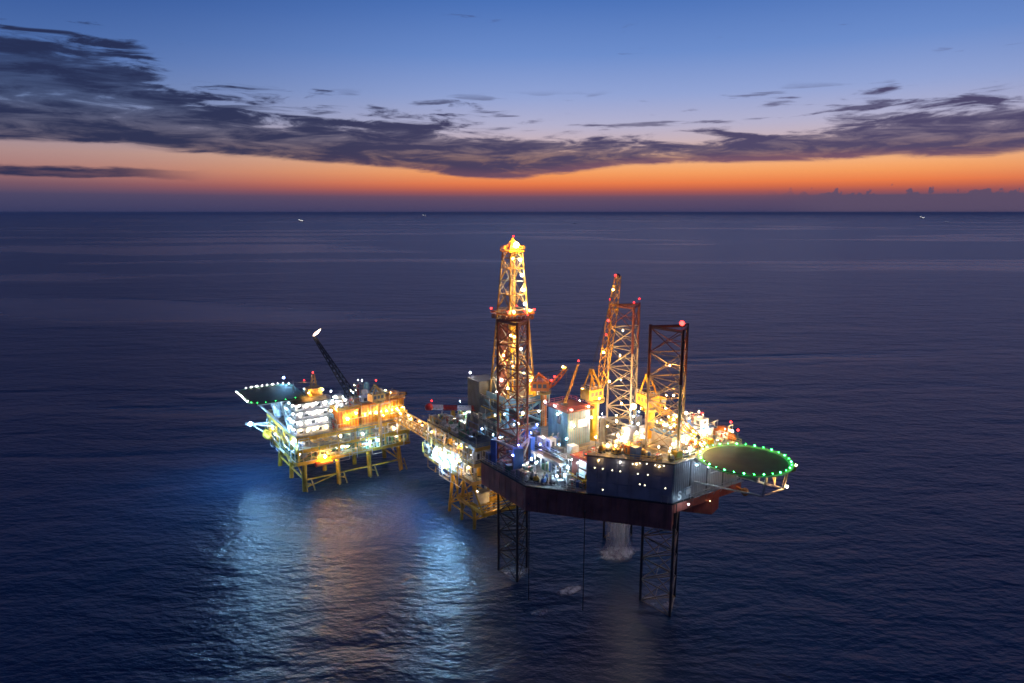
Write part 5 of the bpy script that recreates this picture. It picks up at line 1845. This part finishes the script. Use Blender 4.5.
wf.part('splash_foam', foam_patch(wp.x, wp.y, 7.0, 5.2, .05, 3, .4), M['foam'])
fp = at(570, 591, 0)
f2 = Thing('foam_patch', 'small pale foam patch on the sea in front of the hull', 'foam', (fp.x, fp.y, 0))
f2.part('foam', foam_patch(fp.x, fp.y, 4.8, 1.9, .05, 7, .15), M['patch_foam'])
fp = at(540, 613, 0)
f3 = Thing('foam_patch', 'faint smear of foam on the open sea before the rig', 'foam', (fp.x, fp.y, 0))
f3.part('foam', foam_patch(fp.x, fp.y, 2.4, 1.3, .05, 8, .2), M['thin_foam'])
for k_, (cu, cv) in enumerate((LEGC[0], LEGC[2])):
    th = Thing('foam_patch', ('thin wash of foam round the leg before the derrick', 'thin wash of foam round the leg with a red lamp')[k_], 'foam', (cu, cv, 0))
    th.part('foam', foam_patch(cu, cv, 6.0, 4.8, .04, 20 + k_, .12), M['thin_foam'])
# the air itself: thin evening haze over the sea
hm = bpy.data.materials.new('haze_air')
hm.use_nodes = True
ht = hm.node_tree
ht.nodes.remove(ht.nodes['Principled BSDF'])
hv = ht.nodes.new('ShaderNodeVolumePrincipled')
hv.inputs['Density'].default_value = 6e-5
hv.inputs['Color'].default_value = (.8, .82, .9, 1)
ht.links.new(hv.outputs[0], ht.nodes['Material Output'].inputs['Volume'])
ho = mk('haze', MB().box(-61000, 61000, -61000, 61200, -9, 108).data('haze', hm))
ho['kind'] = 'stuff'
ho['label'] = 'thin evening haze over the open sea'
# hoses hanging from the hull into the sea
for k, (x, y, lab) in enumerate(((588, 590, 'thin dark hose hanging from the hull beside the water curtain'), (545, 575, 'thin dark hose hanging from the hull near the lit leg'))):
    u = (20.5, 11.8)[k]
    v = (-2.6, 9.0)[k]
    th = Thing('sea_hose', lab, 'hose', (u, v, 0))
    th.part('hose', MB().tube((u - .6, v - .4, 27), (u - .6, v - .4, -1), .11, 6), M['black_steel'])
    th.part('flange', MB().lathe((u - .6, v - .4, 27), [(.1, -.2), (.3, -.15), (.3, .15), (.1, .2)], 8), M['dark_grey'])

# ------------------------------------------------------------------ far vessels
def ship(x, y, ln, dist, label, lampk, n, rz=0.0, lr=1.6):
    d = Vector(((x - 512) / FPX, math.cos(PITCH), 0)).normalized()
    c = d * dist
    o = mk('far_vessel', None, None, (c.x, c.y, 0), (0, 0, rz))
    o['label'], o['category'], o['group'] = label, 'ship', 'lit vessels near the horizon'
    h = ln / 2
    b = MB()
    w = ln * .09
    prof = [(-h, .8), (-h * .6, 1), (h * .5, 1), (h * .85, .55), (h, .06)]
    vs = []
    for z, k in ((0.2, .8), (ln * .07, 1.0)):
        for px, s in prof:
            vs += [(px, -w * s * k, z + (ln * .03 if px > h * .8 and z > 1 else 0)), (px, w * s * k, z + (ln * .03 if px > h * .8 and z > 1 else 0))]
    m = len(prof)
    fs = []
    for i in range(m - 1):
        a, c2 = 2 * i, 2 * (i + 1)
        fs += [(a, c2, c2 + 2 * m, a + 2 * m), (c2 + 1, a + 1, a + 1 + 2 * m, c2 + 1 + 2 * m), (a + 2 * m, c2 + 2 * m, c2 + 1 + 2 * m, a + 1 + 2 * m), (a + 1, c2 + 1, c2, a)]
    fs += [(0, 2 * m, 2 * m + 1, 1), (2 * m - 2, 2 * m - 1, 4 * m - 1, 4 * m - 2)]
    b.add(vs, fs)
    mk('hull', b.data('hull', M['ship_hull']), o)
    b = MB().box(-h * .75, -h * .3, -w * .8, w * .8, ln * .07, ln * .2).box(-h * .7, -h * .4, -w * .6, w * .6, ln * .201, ln * .26)
    mk('superstructure', b.data('superstructure', M['white']), o)
    b = MB().tube((-h * .5, 0, ln * .26), (-h * .5, 0, ln * .42), ln * .008, 6).tube((h * .4, 0, ln * .07), (h * .4, 0, ln * .3), ln * .008, 6)
    mk('mast', b.data('mast', M['grey']), o)
    r = random.Random(int(x))
    for i in range(n):
        t_ = i / max(1, n - 1)
        px = -h * .8 + 1.3 * h * t_
        zz = ln * (.29 if px < -h * .3 else .12) + lr
        mk('lamp', bulb_data(lampk, lr), o, (px, -w * .9, zz))


ship(308, 221, 62, 8000, 'small working vessel strung with white lamps on the open sea', 'far_white', 5, R(5), 2.6)
ship(427, 211, 120, 20000, 'far white-lit ship on the horizon beyond the production platform', 'far_white', 3, R(-8), 7.0)
ship(389, 212, 80, 19000, 'faint orange-lit ship on the horizon beyond the flare', 'far_orange', 2, R(12), 6.0)
ship(909, 215, 90, 13000, 'bright white-lit ship under the distant cumulus heads', 'far_white', 3, R(4), 5.0)
ship(933, 222, 40, 8000, 'dim small boat nearer than the ship under the cumulus heads', 'far_dim', 2, R(10), 2.2)
ship(661, 210, 70, 18000, 'very faint ship on the horizon past the derrick', 'far_orange', 2, R(0), 4.0)
ship(573, 226, 40, 6200, 'tiny dim fishing boat on the sea past the derrick crown', 'far_dim', 2, R(20), 1.5)
